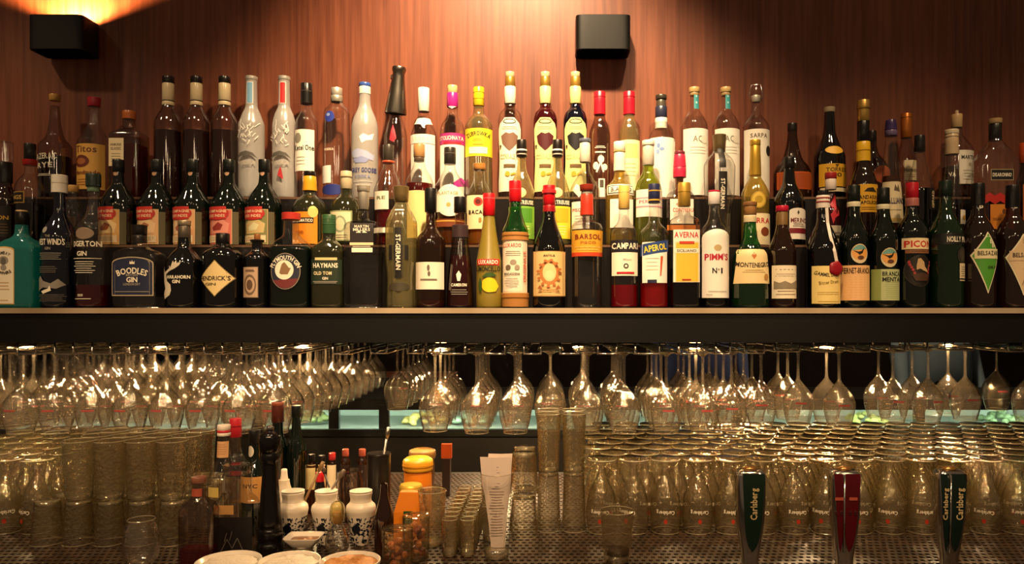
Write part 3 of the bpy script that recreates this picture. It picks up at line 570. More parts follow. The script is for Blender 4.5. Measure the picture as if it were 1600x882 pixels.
B(2, 749, [266,8.5, 282,9.5, 300,18, 312,21], 'clear', [(256,266,10,9.5,'b88040')],
  [('L',731,308,768,360,'ecd9a8'),('P',ring_pts(749,318,7,7),'b83a2a'),('P',ring_pts(749,318,4,4),'5a1a14'),('T','BACARDI',751,334,6,K,34),('T','8',752,346,7,'b8863a',5)], 'clear flat rum bottle with cork and cream label with red dot', liq=(320,'c07a2c'))
for cx, gl_, lc, lc2, lb in ((815,'pale','7ab03c','4a8a28','long necked herbal liqueur bottle with green label'),(871,'pale','e8c830','d8a820','long necked herbal liqueur bottle with yellow label')):
    B(2, cx, [246,6, 262,7, 285,15, 306,20.5, 330,21], gl_, [(219,246,7.5,8,'17110f'),(234,243,8.4,8.4,'e8e0d0'),(236,241,8.6,8.6,'17110f')],
      [('L',cx-12,296,cx+8,312,'d8c88a','ell'),('L',cx-20,313,cx+20,325,'15120c'),('T','CHARTREUSE',cx,319,6,W,37),('L',cx-20,325,cx+20,375,lc),('S',cx-17,328,cx+17,350,lc2),('H',cx-14,cx+14,354,370,4,'e8e0a8')], lb)
B(2, 914, [254,7, 268,8, 286,18, 298,23], 'clear', [(217,223,9,9,'5a6070'),(223,254,8,8.5,'d8d0bc')],
  [('L',893,318,920,360,'f0e8d8'),('T','PISCO',903,331,5,'b03028',18),('H',895,918,338,355,4,'b8a890'),('P',[(894,300),(900,290),(912,300),(904,312)],'efe4d0')], 'clear pisco bottle with grey cap and white diamond paper')
B(2, 968, [267,8, 280,10, 292,20, 300,22], 'yellow', [(222,236,9,9,'efe6d6'),(236,268,8.3,9.3,'e6dccb'),(236,238,9.3,9.3,'c8a860')],
  [('L',948,291,990,307,'f2ead6'),('S',949,292.5,989,305.5,'3a3428'),('S',950,294,988,304,'f2ead6'),('T','BIANCO',969,299,6.5,'4a4434',32),('L',952,314,988,358,'f5efe0')], 'yellow vermouth bottle with white capsule and framed name plate')
B(2, 1013, [258,8, 268,9, 286,18, 300,21], 'lime', [(220,228,9.5,9.5,'f0e8d8'),(228,259,8.5,9,'c8c0b0')],
  [('L',993,299,1034,341,'f5ecdc'),('T','PERNOD',1013,318,5,'d86a80',32),('S',993,311,1034,313,'e8a0b0'),('S',993,324,1034,326,'e8a0b0')], 'bright yellow green anise bottle with white label', liq=(340,'201a0a'))
B(2, 1062, [286,7, 292,8, 304,19, 312,23], 'clear', [(237,242,8,8,'7a3040'),(242,262,8.5,10,'d03050'),(262,278,10,10,'c82a4a'),(278,286,6,5,'a87048')],
  [('L',1044,314,1080,352,'f4ead8'),('T','COINTREAU',1064,331,6,'c84a30',32),('H',1056-8/2,1056+8/2,322-4/2,322+4/2,2,'b84a3a'),('L',1040,354,1084,362,'e08030')], 'clear square bottle sealed with bright pink wax', 5, .9)
B(2, 1124, [236,9, 240,11, 250,20, 262,24, 300,23, 350,18], 'clear', [(211,238,10.5,9,'7a6844',1)],
  [('L',1119,216,1129,266,'1c1712'),('P',[(1124,212),(1130,222),(1124,230),(1118,222)],'1c1712'),('L',1118,272,1131,335,'1c1712'),('T','ST-GERMAIN',1124.5,306,6,W,46,-90)], 'fluted clear liqueur bottle with narrow black strip, behind the white arched label', flute=10, fa=.035)
B(2, 1180, [274,8, 278,9, 292,17, 306,21.5], 'yellow', [(219,228,8,8,'d8b040',1),(228,275,7.5,9,'c8a038',1)],
  [('L',1168,302,1192,328,'b8952c','ell'),('S',1170,304,1190,326,'e0bf50','ell'),('S',1174,309,1186,320,'b8952c','ell'),('L',1160,336,1202,384,'f0e2b8'),('T','SIERRA',1181,347,8,'c02a1c',34),('P',ring_pts(1190,364,7,7),'7a3a1c'),('P',ring_pts(1172,368,6,8),'d8c080')], 'golden bottle with gold foil neck and round medallion')
B(2, 1233, [262,8, 285,10, 306,20, 318,24], 'black', [(246,264,8.5,8.5,'141010')],
  [('L',1226,328,1255,376,'efe6d8','arch',.1),('T','MERINO',1242,347,7,'6a1a24',28),('S',1226,359,1255,367,'7a1a28'),('P',[(1238,335),(1240,331),(1242,335),(1240,338)],'4a3a2a'),('H',1229,1252,351,357,2,'8a7a6a')], 'black liqueur bottle with white label and dark red stripe')
B(2, 1298, [303,6.5, 318,7.5, 332,14.5], 'wine', [(270,280,8.5,8.5,'9c2426'),(280,297,8,8,'e6d6cc')],
  [('P',[(1294,320),(1303,306),(1308,308),(1303,325),(1307,338),(1300,342),(1297,352),(1293,338)],'c02a3a'),('L',1291,354,1312,384,'d8ccb4'),('T','Blanc',1301,365,5,'3a3024',17),('S',1291,369,1312,374,'3a3428')], 'slim dark red bottle with red and white cap and red ribbon')
B(2, 1349, [252,9, 262,11, 278,18, 290,20.5], 'amber', [(157,190,9,9,'b8924a',1),(168,171,10,10,'9a7636',1),(190,222,9,9,'0e0c0a'),(222,253,10,10.5,'e0b020'),(235,236.5,10.8,10.8,'b88a10')],
  [('L',1330,291,1369,334,'e0a828'),('T','MANDARINE',1349,311,6,'2a2014',36),('T','NAPOLEON',1349,319,5,'2a2014',32),('P',[(1342,302),(1347,297),(1356,296),(1362,303)],'2a2014'),('H',1334,1365,325,331,2,'a87a18')], 'tall bottle with gold cap, black neck and yellow bands')
B(2, 1392, [214,8, 225,9, 300,15, 340,17.5], 'clear', [(188,204,7.5,9,'3a2a5c'),(204,213,9,9,'6a5a80')],
  [('L',1376,286,1409,350,'e8d8b0'),('P',[(1390,300),(1392,290),(1395,296),(1397,290),(1400,302)],'6a5a4a'),('T','GALLIANO',1392,316,9,'2a2450',31),('H',1380,1405,328,332,1,'a89878'),('S',1376,343,1409,348,'d8b868')], 'tall tapering liqueur bottle with purple cap and cream label', liq=(276,'7a4a1a'))
B(2, 1437, [236,7, 246,8, 276,15, 296,20.5], 'clear', [(212,238,7.5,8,'1a1614')],
  [('L',1442,298,1458,330,'1a1410'),('T','GIFFARD',1450,314,5,CR,26,90)], 'round dark liqueur bottle with upright name strip behind the horseman label', liq=(296,'160e0a'))
B(2, 1487, [241,8, 260,9, 300,14, 330,18.5], 'clear', [(203,210,10,10,'cfc0a0'),(210,242,9.5,10,'c2a884'),(214,215.2,10,10,'8a7450')],
  [('L',1491,330,1508,352,'f0e8d4'),('P',ring_pts(1499,342,4,4),'c89a40'),('T','VA',1483,274,6,W,9)], 'slender clear bottle with beige wooden cap', liq=(322,'2a1c10'))
B(2, 1555, [216,9, 222,11, 240,24, 256,33], 'clear', [(186,194,9.8,9.5,'a88a60'),(194,220,9,9,'191410')],
  [('L',1537,268,1572,285,'a89878'),('S',1538,269,1571,284,'14110f'),('T','DISARONNO',1554,276.5,5.5,W,29),('P',[(1527,309),(1535,304),(1543,309),(1551,304),(1559,309),(1567,304),(1575,309),(1583,305),(1583,318),(1575,322),(1567,317),(1559,322),(1551,317),(1543,322),(1535,317),(1527,322)],'c02a24'),('L',1536,322,1572,360,'d8862c'),('T','DISARONNO',1554,345,4,'6a3a14',28),('P',ring_pts(1557,333,3,4),'6a3a14')], 'broad clear amaretto bottle with square black cap and red zigzag band', 4, .6, liq=(316,'5a2410'))
B(2, 1602, [256,8, 270,9, 292,14], 'amber', [(224,256,8.5,9,'b84a24')], [('L',1592,290,1612,350,'c06a28')], 'amber bottle with orange red cap at the shelf edge', liq=(285,'6a2a10'))
# ------------------------------------------------------------------ third row
B(3, 86, [166,6.5, 185,7.5, 212,12, 232,23.5], 'smoke', [(148,158,8,7.5,'c09048')],
  [('T','SAZERAC',83,248,8.5,W,36,4),('T','RYE',84,262,8,W,24,4),('H',84-28/2,84+28/2,277-4/2,277+4/2,2,W)], 'clear rye whiskey bottle with cork and white brush lettering', liq=(246,'33160d'))
B(3, 147, [168,7, 190,8, 212,17, 224,23], 'clear', [(153,167,9.5,8.5,'b02838')],
  [('L',124,229,169,299,'dba650'),('T','Titos',146,237,10,'6a3a1c',32),('P',ring_pts(140,256,13,9.5),'6a2c18'),('P',ring_pts(140,256,8,5),'a8643a'),('T','Handmade',147,273,6,'8a4a24',38),('H',130,164,282,294,3,'a86a34')], 'clear vodka bottle with red cap and golden paper label')
B(3, 202, [186,9, 200,9.5, 208,20, 212,24], 'smoke', [(174,187,9.5,9.5,'b5602c')],
  [('L',180,220,204,263,'ecd8b0'),('T','ARMORIK',192,230,4,'6a5a3c',18),('T','CLASSIC',192,236,4,'6a5a3c',16),('H',183,201,242,258,4,'b09a70')], 'square amber whisky bottle with copper cap', 7, .8, liq=(228,'8a2a0c'))
for cx, lb in ((263,'brown rum bottle with cream neck label, standing by the square whisky'),(307,'brown rum bottle with cream neck label, middle of the three alike'),(351,'brown rum bottle with cream neck label, standing by the frosted vodka')):
    B(3, cx, [164,8, 168,9, 186,18, 196,20.5], 'smoke', [(120,131,8.5,8.5,'15110f'),(131,158,8.7,8.8,'dcc9a0'),(158,159.5,9,9,'3a2a20'),(159.5,165.5,8.9,9,'dcc9a0')],
      [('P',ring_pts(cx-2,140,5,6),'a8946a'),('H',cx+1-12/2,cx+1+12/2,150-3.5/2,150+3.5/2,2,'5a4a34')], lb, liq=(206,'54231a'))
for cx, c, lb in ((393,'7aa8c8','frosted vodka bottle with bare tree drawing and blue neck tag'),(444,'c02a2c','frosted vodka bottle with bare tree drawing and red neck tag')):
    els = [('L',cx-4.5,130,cx+5.5,164,'e8e4d8'),('S',cx-3.5,131,cx+4.5,163,c)]
    rr = random.Random(cx)
    for i in range(26):
        x = cx + rr.uniform(-15, 13); y = rr.uniform(200, 232); a = rr.uniform(-2.6, -.5); l = rr.uniform(5, 10)
        els.append(('P',bar(x,y,x+l*math.cos(a),y+l*math.sin(a),1.1),'f4f0e4'))
    els += [('P',[(cx-16,252),(cx-10,243),(cx,240),(cx+10,243),(cx+16,251),(cx+8,247),(cx-6,248)],'55514a'),('T','VODKA',cx,258,5,'b0a89a',28)]
    if c[0] == 'c': els.append(('P',[(cx-3,278),(cx-1,270),(cx+2,264),(cx+4,272),(cx+6,284),(cx,280)],'b02a30'))
    B(3, cx, [124,8.5, 165,9, 182,15, 198,19.5 if cx == 393 else 17.8], 'frost', [(120,126,9.2,9,'d8d4ca',1)], els, lb)
B(3, 479, [163,8.5, 175,10, 190,16, 200,17.2], 'clear', [(131,163,8.5,9,'141110'),(143,144.2,9,9,'4a443c')],
  [('L',464,206,494,270,'f2ecdc'),('P',ring_pts(470,219,6,8),'8a8474'),('T','Ketel One',479,234,8,K,30),('H',466,484,246,262,3,'b8ae98')], 'clear vodka bottle with black cap and white paper label')
B(3, 526, [160,8.5, 166,12, 172,18, 180,19.5, 240,20.5], 'clear', [(138,150,8.5,8.5,'cfcabc',1),(150,160,9,9,'b8b2a2',1)],
  [('L',512,178,528,195,'2a3c9a','ell'),('S',515,181,521,186,'8a9ad0','ell'),('T','VODKA',519,237,3.5,W,16),('L',504,262,523,289,'f4f0e6'),('L',505,291,545,308,'23307a','ell')], 'slim clear vodka bottle with blue glass dot and silver cap')
B(3, 570, [148,8.5, 165,9.5, 188,18, 202,20.5], 'frost', [(130,136,9,9,'3a5aa8'),(136,148,8.8,9,'e6dfd0')],
  [('P',[(566,218),(572,213),(580,216),(587,212),(585,222),(576,224),(570,228)],'f8f6f0'),('P',[(552,240),(564,236),(578,240),(588,246),(586,254),(570,250),(556,250)],'a8b0d0'),('P',[(556,252),(570,248),(582,252),(576,258),(560,258)],'8a94c0'),('T','GREY GOOSE',571,269,7,'2a3a7a',38),('T','VODKA',571,279,5,'7a84a8',24),('H',556,586,284,300,3,'c8c4bc')], 'frosted white vodka bottle with blue cap and flying geese')
b, sf = B(3, 618, [130,8, 178,9, 200,15, 216,18], 'clear', [(118,124,7.5,7.5,'8a8478',1)],
  [('P',[(612,222),(614,210),(617,198),(621,210),(623,220),(618,226)],'b02a3c')], 'clear bottle wearing an upturned steel jigger over its neck')
jg = MB().lathe([(0, .030), (.004, .0305), (.06, .0225), (.10, .017), (.112, .0165), (.118, .019), (.124, .0195), (.128, .018)], 36, closed=False).ob('jigger_cover', mat('8c857a', .32, 1.0), b, (0, 0, (VY - (TZ[3]-E)*F/TD[3] - 178) * TD[3] / F), True); jg.rotation_euler = (R(6), R(6), 0)
B(3, 662, [175,8, 183,9, 205,18, 218,20.5], 'clear', [(138,175,8.6,8.6,'f4eedf')],
  [('P',[(647,196),(652,187),(674,187),(678,196),(668,198),(664,204),(660,198)],'f0e8d8'),('L',643,214,681,228,'f2e8d8'),('H',662-32/2,662+32/2,221-6/2,221+6/2,2,'d0b898'),('L',644,229,681,310,'f6f0e2')], 'clear vodka bottle with tall white capsule and white shoulder tie')
B(3, 707, [170,8, 182,9, 196,17, 208,19.5], 'clear', [(134,146,7.5,7.5,'d8b880'),(146,168,8.5,8.5,'b8288a')],
  [('P',[(699,167),(707,172),(716,167),(712,164),(702,164)],W),('L',688,212,727,229,'b02a78'),('T','STOLICHNAYA',707,219.5,6,W,37),('S',695,225,722,229,'c8203a'),('L',689,230,726,305,'f6f0e4'),('P',[(710,290),(722,280),(727,284),(726,293),(714,296)],'c0309a')], 'clear vodka bottle with magenta neck and magenta name band')
B(3, 748, [168,8, 178,9, 190,18, 200,21.5], 'pale', [(137,166,8.3,8.3,'d8c022'),(145,146,8.6,8.6,'a89010'),(155,156,8.6,8.6,'a89010')],
  [('L',728,205,770,248,'e8cf28'),('T','ZUBROWKA',749,213,6.5,'2a2810',38,0,42),('H',748-16/2,748+16/2,223-5/2,223+5/2,2,'b89a18'),('S',735,234,763,244,'f6f0d8'),('H',738,760,229,231,1,'b89a18')], 'pale yellow grass vodka bottle with yellow cap and yellow label')
for cx, gl_, lc, hc, lb in ((797,'clear','efe6d0','7a5a48','clear tequila bottle with cream figure shaped label and gold cap'),(852,'wine','e8dc98','4a0f16','dark red tequila bottle with yellow figure shaped label'),(899,'ink','e6dc90','0f0d14','blue black tequila bottle with yellow figure shaped label')):
    B(3, cx, [163,7.5, 168,8.5, 178,16, 190,18.5], gl_, [(113,121,7,7,'c8b48a'),(121,136,7.5,8,'b08a3c',1),(136,163,8.6,8.8,lc)],
      [('P',ring_pts(cx,148,4.5,6),'3a3020'),('P',ring_pts(cx,147,2.2,3),lc),('L',cx-17,188,cx+17,302,lc,'waist',.08),('S',cx-10,190,cx+10,198,'3a3020','ell'),('S',cx-8.5,191.5,cx+8.5,196.5,lc,'ell'),('H',cx-24/2,cx+24/2,204-6/2,204+6/2,2,'b8a878'),
       ('P',[(cx-13,216),(cx-6,211),(cx,213),(cx+6,211),(cx+13,216),(cx+11,228),(cx+4,236),(cx,239),(cx-4,236),(cx-11,228)],hc),('T','CORRALEJO',cx,248,7,'c0b080',28),('S',cx-9,260,cx+9,265,'6a5230'),('P',ring_pts(cx-3,275,4,4),'d0a830'),('P',bar(cx+2,276,cx+9,274,3),'d0a830'),('P',ring_pts(cx-14,232,1.6,2.5,8),'4a3c28')], lb)
for cx, gl_, lc, lb in ((937,'smoke',None,'dark spirit bottle with red cap and white outline drawing'),(983,'pale','f0e2b0','pale spirit bottle with red cap and cream label')):
    els = [('P',ring_pts(cx,171,2.4,4.5),'8a1018')]
    if lc: els += [('L',cx-16,222,cx+16,300,lc),('S',cx-12,228,cx+12,250,'e0cc80'),('H',cx-10,cx+10,256,280,4,'c8b070')]
    else: els += [('H',cx-18/2,cx+18/2,233-4/2,233+4/2,2,W),('P',bar(cx-8,241,cx+8,241,2),W),('P',ring_pts(cx+1,252,5,6),W),('P',ring_pts(cx-7,262,4,6),W),('P',ring_pts(cx+7,264,4,5),W),('P',bar(cx,258,cx-6,272,2.5),W),('P',bar(cx+1,258,cx+5,272,2.5),W),('L',cx-3,282,cx+7,312,W),('S',cx-1,284,cx+5,296,'4a4038')]
    B(3, cx, [180,8, 186,9, 204,15, 214,16.5], gl_, [(144,180,8.6,9,'b8182c'),(152,153,9,9,'7a0c18')], els, lb)
B(3, 1033, [185,9, 195,10, 212,18, 222,21.5], 'clear', [(149,156,8.5,8.5,'3a342c'),(156,168,7,8,'4a443a'),(167,185,9,9,'2c3048'),(185,202,9.3,9.3,'efe8d8')],
  [('L',1012,219,1054,311,'f2ecdf'),('P',ring_pts(1026,232,2.6,4,10),'7a9ad0'),('P',ring_pts(1031,237,4,2.6,10),'7a9ad0'),('P',ring_pts(1025,241,2.6,3.6,10),'8aa4d8')], 'clear spirit bottle with white label bearing a blue flower')
for cx, lb in ((1085,'clear spirit bottle with turquoise strip beside the blue flower label'),(1134,'clear spirit bottle with turquoise strip beside the swing top bottle')):
    B(3, cx, [146,6.5, 172,8, 186,16, 200,20.5], 'clear', [(137,145,8,8,'c8a870'),(145,150,7,7,'b09468')],
      [('L',cx-2,142,cx+6,172,'3a9aa0'),('P',ring_pts(cx+2,152,1.6,2,6),'a8d8d4'),('P',ring_pts(cx+2,162,1.6,2,6),'a8d8d4'),('L',cx-19,205,cx+20,308,'f3eee2'),('T','AQ',cx+2,221,9,'8a8474',16),('H',cx-10,cx+14,232,246,3,'b0aa9a'),('P',ring_pts(cx+12,222,6,6,18,0,300),'e6dfcf')], lb)
b, sf = B(3, 1181, [160,5.5, 178,7, 190,16, 200,20.5], 'clear', [(150,160,7,6,'d8d0c0',1)],
  [('L',1161,206,1200,311,'f2ecdc'),('T','SARPA',1181,216,6.5,'6a5a3c',26),('L',1192,231,1201,247,'2a2622','ell')], 'clear grappa bottle with wire swing top')
z0 = (VY - (TZ[3]-E)*F/TD[3] - 160) * TD[3] / F; q = TD[3] / F
MB().tube([(-7*q,0,z0),(-11*q,0,z0+12*q),(-7*q,0,z0+27*q),(7*q,0,z0+28*q),(11*q,0,z0+12*q),(7*q,0,z0)], .0013, 6).ob('wire_bail', chrome, b, smooth=True)
MB().lathe([(z0+9*q,4*q),(z0+12*q,6.5*q),(z0+20*q,6.5*q),(z0+24*q,4*q)], 20).ob('stopper', G['clear'], b, smooth=True)
B(3, 1238, [205,7, 225,9, 250,16, 262,25, 274,29], 'amber', [(193,206,7,7,'1c1612')],
  [('L',1211,272,1267,299,'b8501c','rect'),('S',1213,274,1265,297,'9c4418')], 'round dark rum bottle with orange band label', dep=.8)
B(3, 1296, [176,7.5, 205,9, 225,15, 248,24], 'black', [(168,176,8.5,8,'b8a888')],
  [('L',1283,232,1311,245,YL,'ell'),('L',1275,260,1322,295,'d8a428'),('T','TORRES',1299,269,6,'5a3c10',32),('T','10',1301,277,6,'5a3c10',12),('P',[(1296,261),(1302,261),(1299,266)],'5a3c10'),('L',1276,297,1322,303,'d8c8a0')], 'black brandy bottle with yellow collar and yellow label')
B(3, 1362, [222,7, 240,10, 256,22, 268,27], 'amber', [(205,223,7,7,'1c1612')], [('L',1356,262,1388,290,'b85c34','ell')], 'round dark bottle with orange oval label behind the tall gold capped one', dep=.8, back=.002)
B(3, 1416, [216,7.5, 226,9, 240,13, 250,15], 'smoke', [(178,216,8,8,'c0702c',1),(184,185.2,8.3,8.3,'8a4a18',1)],
  [('L',1407,253,1427,284,'e8d8b0'),('T','Hennessy',1417,268,6.5,'4a3418',20),('H',1409,1425,274,280,2,'a89060')], 'cognac bottle with copper capsule and cream label')
B(3, 1495, [200,7, 210,8, 222,16, 236,23], 'clear', [(179,200,8,7.5,'c8a878'),(173,180,2.4,2.4,'d0b890')],
  [('L',1487,239,1519,291,'f0e8d6'),('T','MARTELL',1504,250,6,K,28),('P',ring_pts(1504,261,3,3,8),'b8a888'),('H',1490,1516,268,286,4,'b8ae98')], 'round clear cognac bottle with tan cork and white label', liq=(262,'5a2c10'))
# ------------------------------------------------------------------ glasses hanging under the shelf
def rings(pts, k=4):
    zs = [p[0] for p in pts]; q = []
    for a, b in zip(zs[:-1], zs[1:]): q += list(np.linspace(a, b, k, endpoint=False))
    q.append(zs[-1]); return list(zip(q, pchip(zs, [p[1] for p in pts], q)))
FT = E - .1145          # rods carry the feet at this height
bowl = [(-.2065, .0305), (-.185, .0355), (-.160, .0405), (-.145, .0412), (-.125, .035), (-.105, .021), (-.092, .010), (-.084, .0055)]
m_bowl = MB().lathe(rings(bowl, 3), 48, flute=12, fa=.022, closed=False).mesh('bowl', G['stem'], True)
m_stem = MB().lathe(rings([(-.088, .006), (-.078, .0042), (-.04, .0036), (-.012, .0045)], 3), 14, closed=False).mesh('stem', G['stem'], True)
m_foot = MB().lathe([(-.012, .0045), (-.006, .012), (-.0005, .030), (.0, .0345), (.0018, .0348), (.003, .034), (.004, .004)], 36).mesh('foot', G['stem'], True)
m_rim = MB().tube([(.0305 * math.cos(t), .0305 * math.sin(t), -.2065) for t in np.linspace(0, 2 * math.pi, 33)], .0007, 5).mesh('rim', G['edge'], True)
mp_ = []
for t in np.linspace(-.36, .36, 9): mp_ += [(.0418 * math.sin(t), -.0418 * math.cos(t), z) for z in (-.149, -.1445)]
m_red = mesh('red_band', mp_, [(2*i, 2*i+1, 2*i+3, 2*i+2) for i in range(8)], mat('a8403c', .5))  # narrow red band across the front of the bowl
rows = [(431 - 57 * k, 1.95, 13, 'L') for k in range(17)] + [(621, 2.39, 7, 'C'), (680, 1.98, 5, 'C'), (745, 1.95, 5, 'C'), (805, 1.95, 5, 'C'), (860, 2.0, 5, 'C'), (918, 1.95, 5, 'C'), (975, 1.95, 5, 'C'),
        (1041, 1.95, 5, 'R'), (1098, 1.95, 5, 'R'), (1143, 1.99, 5, 'R'), (1189, 2.06, 4, 'R'), (1247, 2.1, 3, 'R'), (1311, 2.05, 2, 'R'), (1395, 2.13, 2, 'R'), (1450, 2.13, 2, 'R'), (1508, 2.17, 2, 'R'), (1557, 2.39, 1, 'R'), (1640, 2.05, 2, 'R')]
rows = sorted([(px(x, d0), d0, n, sd) for x, d0, n, sd in rows])
def hung(X, d, lab, grp, red, full=True):
    o = thing('wine_glass', lab, 'wine glass', (X, d, FT), grp); o.rotation_euler[2] = random.uniform(-.25, .25)
    for nm, me in (('bowl', m_bowl), ('stem', m_stem), ('foot', m_foot)) + ((('rim', m_rim),) if full else ()) + ((('red_band', m_red),) if red else ()): ob(nm, me, o)
offs = [i for i, r_ in enumerate(rows) if VX + r_[0] * F / r_[1] < -20]
def rowname(i):
    if i in offs: return f'{ORD[len(offs) - 1 - offs.index(i)]} hanging row cut off by the picture edge'
    return f'{ORD[i - len(offs)]} hanging row from the glowing lamp side'
for i, (X, d0, n, sd) in enumerate(rows):
    q = 0
    for j in range(n):
        d = d0 + .0935 * j; xp = VX + X * F / d
        if not -30 < xp < 1635 or d > 3.12: continue
        hung(X, d, f'{"front" if q == 0 else ORD[q]} wine glass in the {rowname(i)}', 'wine glasses hanging under the shelf', (sd != 'C' or j == 1) and j < 3, j < 4); q += 1
# wire rails between the rows
nrl = 0
for (a, b) in zip(rows[:-1], rows[1:]):
    pairs = [(a[0] + .024, b[0] - .024)] if b[0] - a[0] < .15 else [(a[0] + .024, a[0] + .064), (b[0] - .064, b[0] - .024)]
    y0 = max(min(a[1], b[1]) - .045, 1.905); y1 = max(a[1] + .0935 * a[2], b[1] + .0935 * b[2]); y1 = min(y1, 3.13)
    for xa, xb in pairs:
        if VX + xb * F / y1 < -20 or VX + xa * F / y0 > 1640 and VX + xa * F / y1 > 1640: continue
        nrl += 1; r = thing('glass_rail', f'bent chrome wire rail between glass rows, {ORD[nrl - 1]} from the glowing lamp side', 'rail', (0, 0, FT - .0028), 'wire rails under the bottle shelf')
        zt = E - .0885 - (FT - .0028)
        for x in (xa, xb): MB().tube([(x, y0, 0), (x, y1, 0)], .0027, 8).ob('rod', chrome, r, smooth=True)
        for y in (y0, y1):
            MB().tube([(xa, y, zt), (xa, y, .004), (xa + .004, y, 0), (xb - .004, y, 0), (xb, y, .004), (xb, y, zt)], .0027, 8).ob('hanger', chrome, r, smooth=True)
# ------------------------------------------------------------------ upturned beer goblets
gb = [(0, .0325), (.02, .0352), (.045, .0368), (.075, .0335), (.10, .026), (.122, .0165), (.135, .010)]
m_gb = MB().lathe(rings(gb, 3), 30, flute=6, fa=.012, closed=False).mesh('bowl', G['beer'], True)
m_gs = MB().lathe(rings([(.133, .0105), (.145, .007), (.156, .009), (.164, .014)], 2), 16, closed=False).mesh('stem', G['beer'], True)
m_gf = MB().lathe([(.164, .014), (.168, .032), (.1695, .0355), (.172, .0358), (.1735, .034), (.1725, .006)], 32).mesh('foot', G['beer'], True)
m_gr = MB().tube([(.0325 * math.cos(t), .0325 * math.sin(t), .0012) for t in np.linspace(0, 2 * math.pi, 31)], .0009, 5).mesh('rim', G['edge'], True)
m_ft = MB().tube([(.0352 * math.cos(t), .0352 * math.sin(t), .1712) for t in np.linspace(0, 2 * math.pi, 31)], .0010, 5).mesh('foot_edge', G['edge'], True)  # added pale ring, paints the lit outline of the foot
wv, wf = word('Carlsberg', .0085, .044)
def wrap(v, r, z, ang=0): return [(r * math.sin(x / r + ang), -r * math.cos(x / r + ang), z + y) for x, y in v]
m_gt = mesh('lettering', wrap(-wv, .0375, .052), wf, mat('efe6d0', .5), False)
m_gd = mesh('red_dot', wrap(np.array([(.0045 * math.cos(a), .0055 * math.sin(a)) for a in np.linspace(0, 2 * math.pi, 12, endpoint=False)]), .0375, .032), [tuple(range(12))], mat('a8301f', .5), False)
def goblet(X, d, lab, grp, print_, turn):
    o = thing('beer_goblet', lab, 'beer goblet', (X, d, CT), grp); o.rotation_euler[2] = turn
    for nm, me in (('bowl', m_gb), ('stem', m_gs), ('foot', m_gf), ('rim', m_gr), ('foot_edge', m_ft)) + ((('lettering', m_gt), ('red_dot', m_gd)) if print_ else ()): ob(nm, me, o)
for r_ in range(8):
    d = 1.80 + .076 * r_; k = 0
    for c in range(24):
        X = px(940, 1.8) + .0755 * c + (.037 if r_ % 2 else 0)
        if VX + X * F / d > 1625: break
        lab = f'{ORD[c]} upturned beer goblet from the tall stacks in the {ORD[r_]} row back'
        goblet(X, d, lab, 'upturned beer goblets', r_ < 2, random.uniform(-.6, .6))
for r_ in range(7):
    for c in range(5):
        d = 1.80 + .0755 * r_; X = -1.211 - .0755 * c
        if VX + X * F / d < -22: continue
        goblet(X, d, f'{ORD[c]} upturned beer goblet from the stacked tumblers towards the counter end, {ORD[r_]} row', 'upturned beer goblets by the tumblers', r_ < 1, random.uniform(-.6, .6))
# ------------------------------------------------------------------ tumblers and stacked glasses
def tumbler_mesh(r0, r1, h, fl=0, fa=0, base=.008, m=None):
    """open glass standing on r0, mouth r1; thick bottom"""
    m = m or G['beer']
    return (MB().lathe([(.0, r0 * .93), (.001, r0 * .98), (.003, r0)] + [(h * t, r0 + (r1 - r0) * t) for t in (.1, .3, .5, .7, .9, 1)], 28, flute=fl, fa=fa, closed=False).mesh('wall', m, True),
            MB().lathe([(.0, r0 * .90), (.001, r0 * .94), (base, r0 * .93), (base + .001, r0 * .8)], 24).mesh('bottom', G['thick'], True),
            MB().tube([(r1 * math.cos(t), r1 * math.sin(t), h) for t in np.linspace(0, 2 * math.pi, 29)], .0009, 5).mesh('rim', G['edge'], True))
def tumbler(ms, X, d, z, lab, grp, flip=0, cat='glass', name='tumbler'):
    o = thing(name, lab, cat, (X, d, z if not flip else z + flip), grp); o.rotation_euler = (R(180) if flip else 0, 0, random.uniform(0, 6))
    for nm, me in zip(('wall', 'bottom', 'rim'), ms): ob(nm, me, o)
    return o
low = tumbler_mesh(.026, .0335, .094, 12, .015); hi = tumbler_mesh(.0285, .0335, .130, 10, .012); pint = tumbler_mesh(.024, .029, .137); shot = tumbler_mesh(.0155, .0165, .078, base=.014); tall = tumbler_mesh(.0235, .0315, .12)
for r_ in range(5):
    for c in range(6):
        d = 1.715 + .072 * r_; X = px(74, 1.715) + .0705 * c
        if c == 5 and r_ < 4: continue
        tumbler(low, X, d, CT, f'{ORD[c]} upturned tumbler of the lower layer, {ORD[r_]} row from the mat edge', 'upturned tumblers of the lower layer', .094)
        if 1 <= c <= 4 and r_ < 3:
            tumbler(hi, X - .006, d + .01, CT + .0975, f'{ORD[c-1]} tall glass stacked on the tumblers, {ORD[r_]} row', 'tall glasses stacked on the tumblers', 0)
for r_ in range(2):
    for c, x in enumerate((857, 897)):
        d = 1.815 + .062 * r_; X = px(x, 1.815)
        tumbler(pint, X, d, CT, f'lower upturned tall glass, {ORD[r_]} of the row {"beside the paper glass" if c == 0 else "beside the goblets"}', 'tall stacked glasses', .137)
        tumbler(pint, X, d, CT + .1395, f'upper tall glass, {ORD[r_]} of the row {"beside the paper glass" if c == 0 else "beside the goblets"}', 'tall stacked glasses', 0)
for r_ in range(2):
    d = 1.77 + .075 * r_; X = px(818, 1.77)
    tumbler(low, X, d, CT, f'{ORD[r_]} upturned tumbler behind the paper filled glass', 'tumblers behind the paper filled glass', .094)
    tumbler(low, X, d, CT + .0975, f'{ORD[r_]} upper tumbler behind the paper filled glass', 'tumblers behind the paper filled glass', .094)
